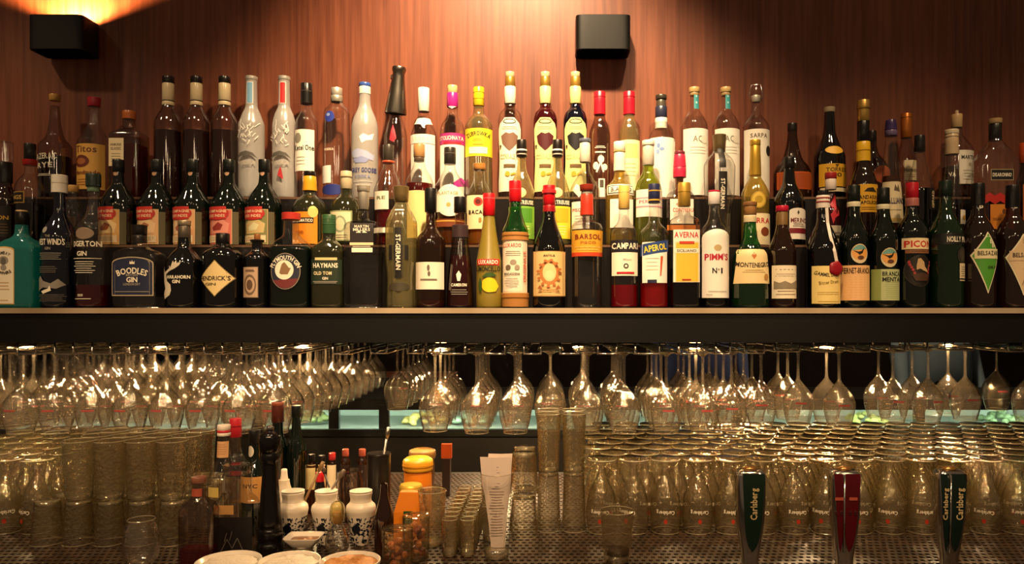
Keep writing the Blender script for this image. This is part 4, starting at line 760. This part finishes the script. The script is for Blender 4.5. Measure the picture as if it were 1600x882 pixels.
for r_ in range(9):
    for c, x in enumerate((706, 734, 762)):
        d = 1.625 + .036 * r_
        if c == 2 and r_ < 3: continue
        tumbler(shot, px(x - 3, 1.625), d, CT, f'{ORD[r_]} shot glass in the {("row nearest the tea carton", "middle row", "row nearest the paper glass")[c]}', 'shot glasses in rows', 0, name='shot_glass')
tumbler(tall, px(675, 1.70), 1.70, CT, 'clear glass beside the shot glasses and the tea carton', None)
d = 1.59; o = tumbler(tumbler_mesh(.027, .035, .105, 8, .01, .014), px(964, d), d, CT, 'used short tumbler with dark drink left, alone on the mat', None)
MB().lathe([(.0155, .0262), (.024, .0268), (.0245, .024)], 28).ob('drink', liquid('3a1410'), o, smooth=True)
# stemless snifter
d = 1.56; r = thing('stemless_glass', 'empty rounded stemless glass in front of the tumblers', 'glass', (px(221, d), d, CT))
MB().lathe(rings([(0, .014), (.004, .022), (.02, .033), (.045, .0355), (.075, .031), (.095, .026)], 4), 32, closed=False).ob('wall', G['stem'], r, smooth=True)
MB().tube([(.026 * math.cos(t), .026 * math.sin(t), .095) for t in np.linspace(0, 2 * math.pi, 29)], .0009, 5).ob('rim', G['edge'], r, smooth=True)
MB().lathe([(0, .014), (.004, .016), (.006, .01)], 20).ob('bottom', G['stem'], r, smooth=True)
# glass filled with till receipts
d = 1.615; r = thing('receipt_glass', 'tall tapering glass holding folded till receipts', 'glass', (px(776, d), d, CT))
for nm, me in zip(('wall', 'bottom', 'rim'), tumbler_mesh(.0262, .034, .178, base=.018, m=G['clear'])): ob(nm, me, r)
def sheet(pts, th, m, name, parent):       # folded paper strip with thickness: rows of (left, right, y, z)
    mb = MB()
    for a, b, y, z in pts: mb.v += [(a, y, z), ((a + b) / 2, y - .004, z), (b, y, z), (b, y + th, z), ((a + b) / 2, y - .004 + th, z), (a, y + th, z)]
    for i in range(len(pts) - 1):
        for k in range(6): mb.f.append((6*i+k, 6*i+(k+1) % 6, 6*i+6+(k+1) % 6, 6*i+6+k))
    mb.f += [tuple(range(5, -1, -1)), tuple(6 * (len(pts) - 1) + k for k in range(6))]
    return mb.ob(name, m, parent)
pap = thing('till_receipt', 'folded white till receipts standing in a tall glass', 'receipt', (px(776, d), d, CT))
paper = mat('f4e2d4', .7)
sheet([(-.012, .016, 0, .020), (-.017, .020, 0, .07), (-.025, .027, 0, .13), (-.031, .0305, -.001, .160), (-.035, .031, -.003, .212)], .0012, paper, 'paper', pap)
sheet([(-.006, .018, .006, .020), (-.012, .022, .007, .10), (-.022, .029, .008, .16), (-.018, .033, .008, .217)], .0012, mat('fbeadb', .7), 'paper', pap)
mb = MB()
for i in range(26):
    z = .045 + i * .0058; hw = .012 + .010 * (z / .2); a = random.uniform(.55, 1)
    yy = -.0049 - (.002 * max(0, z - .16) / .05)
    mb.v += [(-hw * a + .0005, yy + .0022, z), (.0005, yy, z), (hw * a, yy + .0022, z), (hw * a, yy + .0022, z + .0013), (.0005, yy, z + .0013), (-hw * a + .0005, yy + .0022, z + .0013)]
    b_ = 6 * i; mb.f += [(b_, b_+1, b_+4, b_+5), (b_+1, b_+2, b_+3, b_+4)]
mb.ob('printed_lines', mat('9a8478', .7), pap)
# ------------------------------------------------------------------ beer taps
wv2, wf2 = word('Carlsberg', .013, .062)
for cx, c, c2, txt, lb in ((1172, '12241a', '1c3a22', True, 'chrome beer tap with one dark green lettered panel'), (1319, '4c0a13', '5a0e16', False, 'chrome beer tap with dark red panels'), (1483, '10201a', '16301f', True, 'chrome beer tap with dark green panels at the goblet end')):
    d = 1.50; r = thing('beer_tap', lb, 'beer tap', (px(cx, d), d, CT)); h = pz(735, d) - CT
    twin = cx != 1172
    pr = [(0, .018), (.012, .017), (.03, .0155), (.06, .0195), (h - .09, .0265), (h - .03, .0285), (h - .008, .0285), (h, .024)]
    MB().lathe(rings(pr, 3), 32, sq=5, dep=.62).ob('handle', chrome, r, smooth=True)
    MB().lathe([(h + .0005, .014), (h + .004, .0145), (h + .0075, .009)], 20, dep=.6).ob('top_cap', mat('c89858', .25, .8), r, smooth=True)
    MB().lathe([(-.0005, .034), (.004, .034), (.009, .022), (.016, .019)], 28).ob('base_collar', chrome, r, smooth=True)
    def panel(x0, x1, x0b, x1b, yo, rot=0):
        P = []; n = 14
        for j in range(n + 1):
            t = j / n; z = h - .004 - t * (h - .055); k = 1 if t < .6 else math.sqrt(max(.01, 1 - ((t - .6) / .4) ** 2.6))
            if t < .05: k = .93
            a = x0 + (x0b - x0) * t; b_ = x1 + (x1b - x1) * t; m_ = (a + b_) / 2; hw_ = (b_ - a) / 2 * k
            yy = yo(z)
            P += [(m_ - hw_, yy + .0012, z), (m_, yy, z), (m_ + hw_, yy + .0012, z)]
        return mesh('panel', P, [(3*j+i, 3*j+3+i, 3*j+4+i, 3*j+1+i) for j in range(n) for i in (0, 1)], mat(c, .22))
    ykf = lambda z: -.62 * float(pchip([p[0] for p in pr], [p[1] for p in pr], z)) - .0022
    if twin:
        pa = ob('panel', panel(-.027, -.0085, -.016, -.008, ykf), r); pb = ob('panel', panel(-.0055, .026, -.004, .014, ykf), r)
        MB().tube([(-.007, ykf(h - .01) - .001, h - .006), (-.007, ykf(.1) - .001, .10), (-.0065, ykf(.05), .05)], [.0018, .0018, .001], 8).ob('rib', chrome, r, smooth=True)
        ps = [(pa, -.0175, .0085), (pb, .010, .0125)]
    else:
        pb = ob('panel', panel(-.0195, .0255, -.011, .014, ykf), r); ps = [(pb, .002, .0125)]
    for par, xo, hh in ps:
        if txt:
            v_ = [(xo - y * hh / .013, ykf(h - .06 + x) - .0011, h - .062 + x) for x, y in wv2]
            ob('lettering', mesh('lettering', v_, wf2, mat('c8b488', .4), False), par)
        else:
            mb = MB(); mb.box(xo - .008, xo + .008, ykf(h - .05) - .0012, ykf(h - .05) - .0006, h - .055, h - .049); mb.ob('faded_print', mat('a8503c', .4), par)
            mb = MB()
            for q in (-.005, .005): mb.lathe([(h - .085, .001), (h - .083, .003), (h - .077, .003), (h - .075, .001)], 8, xo + q, ykf(h - .08) - .0002, dep=.25)
            mb.ob('faded_print', mat('3a0a10', .4), par)
# ------------------------------------------------------------------ bowls in front
def bowl_thing(cx, d, r0, h, lb, fill, fillname, fl):
    r = thing('white_bowl', lb, 'bowl', (px(cx, d), d, CT))
    MB().lathe(rings([(0, r0 * .5), (.004, r0 * .55), (h * .5, r0 * .85), (h, r0)], 3) + [(h + .0012, r0 - .0012), (h, r0 - .003), (h * .55, r0 * .78), (.008, r0 * .45)], 48).ob('bowl_wall', mat('efe6d6', .25), r, smooth=True)
    f = MB(); n = 40; rr = random.Random(cx); f.lathe([(h * .6, r0 * .80), (h * .86, r0 * .93), (h * .93, r0 * .7), (h * .99, r0 * .4), (h * 1.02, r0 * .1)], n)
    f.v = [(x, y, z + (rr.uniform(-.002, .002) if i >= n else 0)) for i, (x, y, z) in enumerate(f.v)]
    tag(f.ob(fillname, fill, None, (px(cx, d), d, CT), True), fl, 'food', kind='stuff')
salt = speckle('coarse_salt', 'e8dcc8', 'fff6e6', 300, .6, .3, .7, 0, .4)
bowl_thing(357, 1.455, .0605, .045, 'white bowl of salt by the pink bottle', salt, 'salt', 'white salt heaped in the bowl by the pink bottle')
bowl_thing(452, 1.455, .0585, .045, 'white bowl of salt between the salt and sugar bowls', salt, 'salt', 'white salt heaped in the middle bowl')
bowl_thing(547, 1.455, .0575, .045, 'white bowl filled with orange brown sugar', speckle('brown_sugar', 'b8702c', 'e0a050', 260, .6, .3, .7, 0, .6), 'brown_sugar', 'orange brown sugar filling the bowl')
d = 1.62; r = thing('square_dish', 'small square white dish behind the bowls', 'dish', (px(475, d), d, CT + .022)); 
MB().lathe([(0, .022), (.002, .024), (.020, .038), (.0215, .038), (.0205, .035), (.005, .022)], 40, sq=7, dep=.8).ob('dish_wall', mat('e6dccb', .3), r, smooth=True)
MB().lathe([(.006, .022), (.013, .0295), (.0155, .012)], 24, sq=6, dep=.8).ob('brown_sauce', mat('9a6a3c', .35), r, smooth=True)
MB().lathe([(-.022, .022), (-.0185, .020), (-.002, .017), (0, .02)], 24).ob('pedestal', mat('cfc4b0', .35), r, smooth=True)
# ------------------------------------------------------------------ bar clutter
def LP(name, lb, cat, cx, by, parts, grp=None, d=None):
    d = d or (E - CT) * F / (by - VY); s = d / F; r = thing(name, lb, cat, (px(cx, d), d, CT), grp); yb = VY + (E - CT) / s
    for p in parts:
        nm, prof, m = p[:3]; sq = p[3] if len(p) > 3 else 2; dp = p[4] if len(p) > 4 else 1; off = p[5] if len(p) > 5 else 0
        pts = sorted([(max(0, (yb - y)) * s, h * s) for y, h in zip(prof[0::2], prof[1::2])])
        pts = [pts[0]] + [b for a, b in zip(pts, pts[1:]) if b[0] > a[0] + 1e-5]
        sharp(MB().lathe(rings(pts, 3), 36, off * s, 0, sq, dp).ob(nm, m, r), 50)
    return r, s, yb
bk = mat('0f0c0b', .18)
LP('pepper_mill', 'tall black turned pepper mill with a chrome knob', 'pepper mill', 422, 868, [
    ('body', [868,20, 862,20.5, 850,20, 846,18, 842,19.5, 828,19, 824,17, 820,18.5, 812,18, 800,16.5, 770,14, 740,12, 722,12.2, 718,14, 712,14, 708,12.5], bk),
    ('head', [708,12.5, 704,15.5, 690,17, 682,16, 676,11, 673,6], bk), ('knob', [673,4, 671,6, 667,6, 665,3], chrome)])
def glassbottle(cx, by, prof, g, lb, parts, lab=None, sq=2, dp=1, d=None, name='liquor_bottle', liq=None):
    d = d or (E - CT) * F / (by - VY)
    return B(1, cx, prof, g, parts, lab or [], lb, sq, dp, d=d, zb=CT, name=name, liq=liq)
glassbottle(350, 850, [680,9, 714,10, 735,18, 752,24], 'clear', 'clear bottle with red and white cap behind the square decanter', [(664,672,9.5,9.5,'efe2d2'),(672,676,9.8,9.8,'c8303a'),(676,681,9.8,9.8,'efe2d2')],
  [('L',341,689,359,714,'d8a878'),('H',343,357,692,710,5,'b07a50'),('L',334,757,352,772,'c8b060')])
glassbottle(370, 866, [740,20, 748,21, 772,21, 781,29, 786,31], 'clear', 'square crystal decanter bottle with black label', [(726,741,20,20,'clear',2,'stopper')],
  [('L',341,786,372,800,'c89858'),('L',341,804,400,862,'191415'),('P',bar(352,858,362,838,1.2),'6a6460'),('P',bar(362,838,370,852,1.2),'6a6460'),('P',bar(370,852,378,836,1.2),'6a6460'),('P',bar(378,836,388,858,1.2),'6a6460'),('P',bar(366,840,370,826,1.2),'6a6460'),('P',bar(358,842,362,828,1.2),'6a6460')], 8, .55)
glassbottle(398, 835, [690,8, 715,9, 732,16, 744,20], 'dgreen', 'dark green bottle with pale badge and tan lettered label', [(672,692,8.5,8.5,'0e0c0c')],
  [('L',389,696,400,713,'cfc6b4','ell'),('L',381,742,416,782,'c8924e'),('T','NYC',398,756,6,'3a2a18',22)], d=1.79)
glassbottle(368, 822, [682,8, 705,9, 725,17], 'smoke', 'dark bottle with tall red cap behind the clear one', [(654,683,8.5,9,'a8202a'),(665,666.5,9.2,9.2,'7a1018')], [], d=1.88)
glassbottle(311, 893, [752,10, 775,11, 788,22, 796,27], 'smoke', 'clear square bottle of pink syrup beside the salt bowls', [(745,754,11,11,'8a5a48')], [('L',303,762,319,774,'a8503c')], 7, .62, d=1.53, liq=(856,'8a1434'))
glassbottle(434, 800, [660,8, 680,9, 700,14], 'dgreen', 'dark bottle with reddish cap behind the pepper mill', [(628,660,9,9,'4a2018'),(628,634,9.5,9.5,'8a4a38')], [], d=1.87)
glassbottle(463, 800, [650,6, 676,8, 694,13, 706,15], 'dgreen', 'dark green wine bottle behind the bitters', [(634,652,7,7,'0c120e')], [], d=1.875)
for cx, y0, c, cc, lb in ((471,712,'d8a030','15120f','small bitters bottle with yellow label'),(487,710,'e8d090','15120f','small bitters bottle with pale cream label'),(503,712,'e0b878','1a1512','small bitters bottle with tan label'),(519,708,'ecd8b0','a82a2a','small bitters bottle with red cap'),(540,702,'2a1a14','9a4a38','small dark bitters bottle with coppery cap'),(566,702,'241812','9a4a38','small dark bitters bottle with coppery cap beside the spoons')):
    glassbottle(cx, 800, [y0+10,4.5, y0+14,5, y0+19,7.5], 'amber', lb, [(y0,y0+11,5,5,cc)], [('L',cx-7,726,cx+7,764,c)], d=1.96, name='bitters_bottle')
glassbottle(500, 828, [752,6, 758,7, 770,9], 'black', 'little dark bottle with a bright red cap behind the patterned jars', [(738,753,6,6,'d01f28')], [], d=1.80, name='bitters_bottle')
porc = speckle('blue_white_porcelain', '1c2030', 'e6dccb', 150, .25, .47, .50)
wht = mat('e8dcc8', .28)
for cx, lb in ((458,'blue patterned white jar beside the pepper mill'),(510,'blue patterned white jar behind the cork topped shaker'),(564,'blue patterned white jar beside the brown bottle')):
    r, s, yb = LP('patterned_jar', lb, 'jar', cx, 850, [('jar_body', [850,13, 846,14, 825,18, 805,21.5], porc), ('shoulder', [805,21.6, 796,23, 790,22, 784,17], wht), ('collar', [784,16.5, 780,16, 770,17.5, 767,17.5, 767.5,14], wht)])
    MB().lathe([(-.001, .0095), (.0006, .0092)], 20).ob('medallion', mat('12141c', .3), r, (-.004, -.0275, (yb - 822) * s)).rotation_euler = (R(94), 0, 0)
for cx, x1, y1, c, lb in ((480,505,722,'8a6a44','wooden muddler leaning out of a patterned jar'),(512,538,735,'6a5a4c','dark bar stick leaning out of the middle jar'),(590,607,668,'b8b0a4','steel bar spoon standing in the dark tin'),(572,597,715,'9a948a','steel tongs leaning by the brown bottle'),(519,503,728,'4a3c34','dark stick leaning behind the middle jar')):
    d = (1.76 if x1 == 503 else 1.715) if x1 < 560 else 1.84; y0 = 775 if d < 1.8 else 770
    a = Vector((px(cx, d), d, pz(y0, d))); b = Vector((px(x1, d), d, pz(y1, d))); L_ = (b - a).length
    base = a + (a - b).normalized() * ((a.z - CT - .002) / ((b - a).normalized().z))
    r = thing('bar_tool', lb, 'bar tool', tuple(base)); v1 = b - base
    MB().tube([(0, 0, 0), tuple(v1 * .9)], .0028, 8).ob('shaft', mat(c, .3, 1.0 if c[0] in 'b9' else 0), r, smooth=True)
    MB().tube([tuple(v1 * .88), tuple(v1 * .93), tuple(v1)], [.003, .0055, .004], 8).ob('tip', mat(c, .3, 1.0 if c[0] in 'b9' else 0), r, smooth=True)
LP('dark_tin', 'dark tin holding bar spoons behind the brown bottle', 'tin', 592, 822, [('wall', [822,17, 818,17.5, 712,18, 710,17.5, 709,16], mat('120f0e', .35)), ('rolled_rim', [712,18.4, 710,18.8, 708,18], mat('2a2420', .3, .6))])
LP('jug', 'brown tinted glass jug behind the patterned jars', 'jug', 549, 815, [('wall', [815,10, 800,13, 780,18, 755,20, 738,17, 735,18], G['smoke']), ('bottom', [815,9, 811,9.5, 809,7], G['smoke'])])
LP('dropper_bottle', 'white nozzle squeeze bottle behind the first patterned jar', 'bottle', 444, 832, [('bottle_body', [832,13, 790,13, 775,12, 765,11], wht), ('collar', [765,11, 758,9, 750,8], mat('d8c8b0', .3)), ('nozzle', [750,6, 742,5, 734,4.5, 733,3], mat('efe0cc', .3))])
LP('shaker', 'small glass shaker with a round cork coloured stopper', 'shaker', 527, 862, [('glass_body', [862,14, 858,17, 845,19, 832,15, 822,10, 818,8], G['stem']), ('stopper', [818,8, 812,11, 800,12, 788,9.5, 784,5], G['pale']), ('cork', [818,7, 806,7.5, 800,7], mat('b08048', .6))])
glassbottle(600, 870, [756,5.5, 775,6.5, 790,10, 812,15], 'amber', 'brown beer bottle beside the patterned jars', [], [], name='beer_bottle')
for cx, by, hw, top, c, lb in ((621,888,24,826,'b0602c','rocks glass with dried orange peel in front'),(650,872,21,806,'8a4020','rocks glass with brown sticks behind the orange peel')):
    r, s, yb = LP('rocks_glass', lb, 'glass', cx, by, [('wall', [by,hw*.9, by-3,hw*.93, top,hw], G['beer']), ('bottom', [by,hw*.8, by-5,hw*.82, by-6,hw*.5], G['beer'])])
    rr = random.Random(cx)
    for i in range(16):
        z = (by - rr.uniform(top + 14, by - 8) - (by - yb)) * s; a = rr.uniform(0, 6.28); q = rr.uniform(0, hw * .55) * s
        MB().lathe([(0, .003), (.004, .008), (.008, .007), (.011, .003)], 7, sq=3).ob('peel', mat(random.choice((c, 'c87838', '6a2c18')), .5), r, (q * math.cos(a), q * math.sin(a), max(.008, z))).rotation_euler = (rr.uniform(0, 3), rr.uniform(0, 3), 0)
LP('storage_jar', 'orange preserve jar with a wide yellow lid', 'jar', 653, 806, [('jar_body', [806,19, 802,21, 740,21.5, 734,20], mat('d87818', .3)), ('lid', [735,22.5, 733,23.5, 722,23.5, 718,22, 715,18], mat('e0a028', .35)), ('lid_ring', [729,23.8, 727,24.2, 725,23.8], mat('b87810', .35))])
LP('storage_jar', 'brown lidded jar behind the yellow lidded jar', 'jar', 660, 790, [('jar_body', [790,18, 730,19, 716,18], mat('5a3a1c', .35)), ('lid', [716,20, 710,21, 704,20, 702,15], mat('8a6430', .4))], d=2.03)
LP('preserve_jar', 'low glass jar with yellow and silver lid', 'jar', 642, 826, [('jar_body', [826,15, 790,16, 772,15], G['pale']), ('lid', [772,17, 770,18, 760,18, 757,16], mat('d8b040', .35, .4))], d=1.80)
LP('preserve_jar', 'clear clip jar beside the orange preserve jar', 'jar', 676, 828, [('jar_body', [828,15, 800,16.5, 780,16, 770,14], G['beer']), ('lid', [770,16, 766,16.5, 762,15], G['beer'])], d=1.86)
d = 1.735; s = d / F; r = thing('tea_carton', 'orange carton with a small green tag', 'carton', (px(640, d), d, CT)); zt = pz(768, d) - CT
mb = MB(); mb.v = [(x * s, y, z) for z, k in ((0, 22), (zt - 30 * s, 22), (zt, 14)) for x, y in ((-k, -.018 * k / 22), (k, -.018 * k / 22), (k, .018 * k / 22), (-k, .018 * k / 22))]
mb.f = [(3, 2, 1, 0), (8, 9, 10, 11)] + [(4 * i + k, 4 * i + (k + 1) % 4, 4 * i + 4 + (k + 1) % 4, 4 * i + 4 + k) for i in (0, 1) for k in range(4)]
mb.ob('carton_body', mat('e08018', .45), r)
tg = MB().box(-7 * s, 7 * s, -.0205, -.0190, zt - 48 * s, zt - 28 * s).ob('tag', mat('1c4a24', .45), r)
wv3, wf3 = word('100', 4 * s, 9 * s); ob('lettering', mesh('lettering', [(x, -.0207, zt - 36 * s + y) for x, y in wv3], wf3, mat('c8d8a8', .5), False), tg)
d = 2.15; s = d / F; r = thing('orange_carton', 'small orange folded card standing behind the glasses', 'carton', (px(697, d), d, CT)); zt = pz(694, d) - CT
MB().box(-7 * s, 9 * s, -.008, .008, zt - 22 * s, zt).ob('card', mat('d8581c', .5), r)
MB().box(-5 * s, 7 * s, -.015, .015, 0, zt - 22 * s).ob('stand', mat('2a1a14', .5), r)
# ------------------------------------------------------------------ people beyond the far counter
def person(X, Y, shirt, lab, turn):
    J = {'pel': (0, 0, .95, .15, .11), 'belly': (0, -.01, 1.08, .205, .13), 'chest': (0, 0, 1.27, .20, .125), 'neckb': (0, 0, 1.45, .07, .065), 'head0': (0, -.01, 1.53, .055, .06),
         'shL': (.17, 0, 1.41, .06, .06), 'elL': (.225, .02, 1.13, .055, .055), 'wrL': (.25, -.06, .88, .03, .03), 'haL': (.25, -.09, .80, .02, .035),
         'shR': (-.17, 0, 1.41, .06, .06), 'elR': (-.225, .02, 1.13, .055, .055), 'wrR': (-.25, -.06, .88, .03, .03), 'haR': (-.25, -.09, .80, .02, .035),
         'hipL': (.09, 0, .86, .09, .09), 'knL': (.10, -.01, .48, .06, .06), 'anL': (.10, .01, .08, .04, .04), 'toL': (.11, -.15, .035, .035, .03),
         'hipR': (-.09, 0, .86, .09, .09), 'knR': (-.10, -.01, .48, .06, .06), 'anR': (-.10, .01, .08, .04, .04), 'toR': (-.11, -.15, .035, .035, .03)}
    for sgn, s_ in (('L', 1), ('R', -1)):
        for q in range(4): J[f'f{q}{sgn}'] = (s_ * .25, -.065 - .018 * q, .725 - .012 * (q in (1, 2)), .009, .009)
        J['t' + sgn] = (s_ * .235, -.125, .80, .010, .010)
    ed = [('pel', 'belly'), ('belly', 'chest'), ('chest', 'neckb'), ('neckb', 'head0')]
    for q in 'LR':
        ed += [('chest', 'sh' + q), ('sh' + q, 'el' + q), ('el' + q, 'wr' + q), ('wr' + q, 'ha' + q), ('pel', 'hip' + q), ('hip' + q, 'kn' + q), ('kn' + q, 'an' + q), ('an' + q, 'to' + q), ('wr' + q, 't' + q)] + [('ha' + q, f'f{k}{q}') for k in range(4)]
    ks = list(J); me = bpy.data.meshes.new('person_body'); me.from_pydata([J[k][:3] for k in ks], [(ks.index(a), ks.index(b)) for a, b in ed], [])
    o = bpy.data.objects.new('person_body', me); COL.objects.link(o)
    sk = o.modifiers.new('skin', 'SKIN'); sk.use_smooth_shade = True
    for i, k in enumerate(ks): me.skin_vertices[0].data[i].radius = J[k][3:5]; me.skin_vertices[0].data[i].use_root = (k == 'pel')
    o.modifiers.new('sub', 'SUBSURF').levels = 2
    bpy.context.view_layer.update(); dg = bpy.context.evaluated_depsgraph_get()
    bm_ = bpy.data.meshes.new_from_object(o.evaluated_get(dg)); bpy.data.objects.remove(o); bpy.data.meshes.remove(me)
    skin = mat('b07a5a', .5); bm_.materials.clear()
    for m in (mat(shirt, .8), mat('1c1a1e', .8), skin, mat('15110f', .5)): bm_.materials.append(m)
    for p in bm_.polygons:
        c = p.center; p.use_smooth = True
        p.material_index = 3 if c.z < .07 else 2 if c.z > 1.47 or (abs(c.x) > .205 and c.z < .90 and c.z > .6) else 0 if c.z > .93 or abs(c.x) > .205 and c.z > .6 else 1
    r = thing('person', lab, 'person', (X, Y, 0)); r.rotation_euler[2] = turn
    ob('body', bm_, r)
    hd = MB().lathe(rings([(1.535, .03), (1.55, .05), (1.59, .066), (1.65, .074), (1.70, .070), (1.74, .045), (1.752, .012)], 4), 28, dep=1.18).ob('head', skin, r, (0, -.01, 0), True)
    MB().lathe(rings([(1.655, .0775), (1.70, .075), (1.745, .049), (1.76, .012)], 4), 28, cy=.008, dep=1.17).ob('hair', mat('1a120d', .6), r, smooth=True)
    for s_ in (-1, 1):
        MB().lathe([(-.006, .002), (-.003, .007), (.003, .007), (.006, .002)], 10).ob('eye', mat('1a1210', .3), hd, (s_ * .028, -.078, 1.648))
        MB().lathe([(-.025, .004), (-.012, .010), (.012, .012), (.024, .005)], 10, dep=1.6).ob('ear', skin, hd, (s_ * .074, 0, 1.64), True)
    MB().lathe([(-.02, .012), (-.012, .014), (.012, .007), (.022, .003)], 10).ob('nose', skin, hd, (0, -.086, 1.625), True)
    MB().lathe([(-.004, .010), (0, .02), (.004, .010)], 12, dep=.4).ob('mouth', mat('8a4a40', .5), hd, (0, -.071, 1.588), True)
person(px(1462, 4.25), 4.25, '7f95a4', 'person in a pale blue grey shirt behind the food display', R(12))
person(px(1092, 4.4), 4.4, '4a5a8c', 'person in a dark blue shirt behind the food display', R(-8))
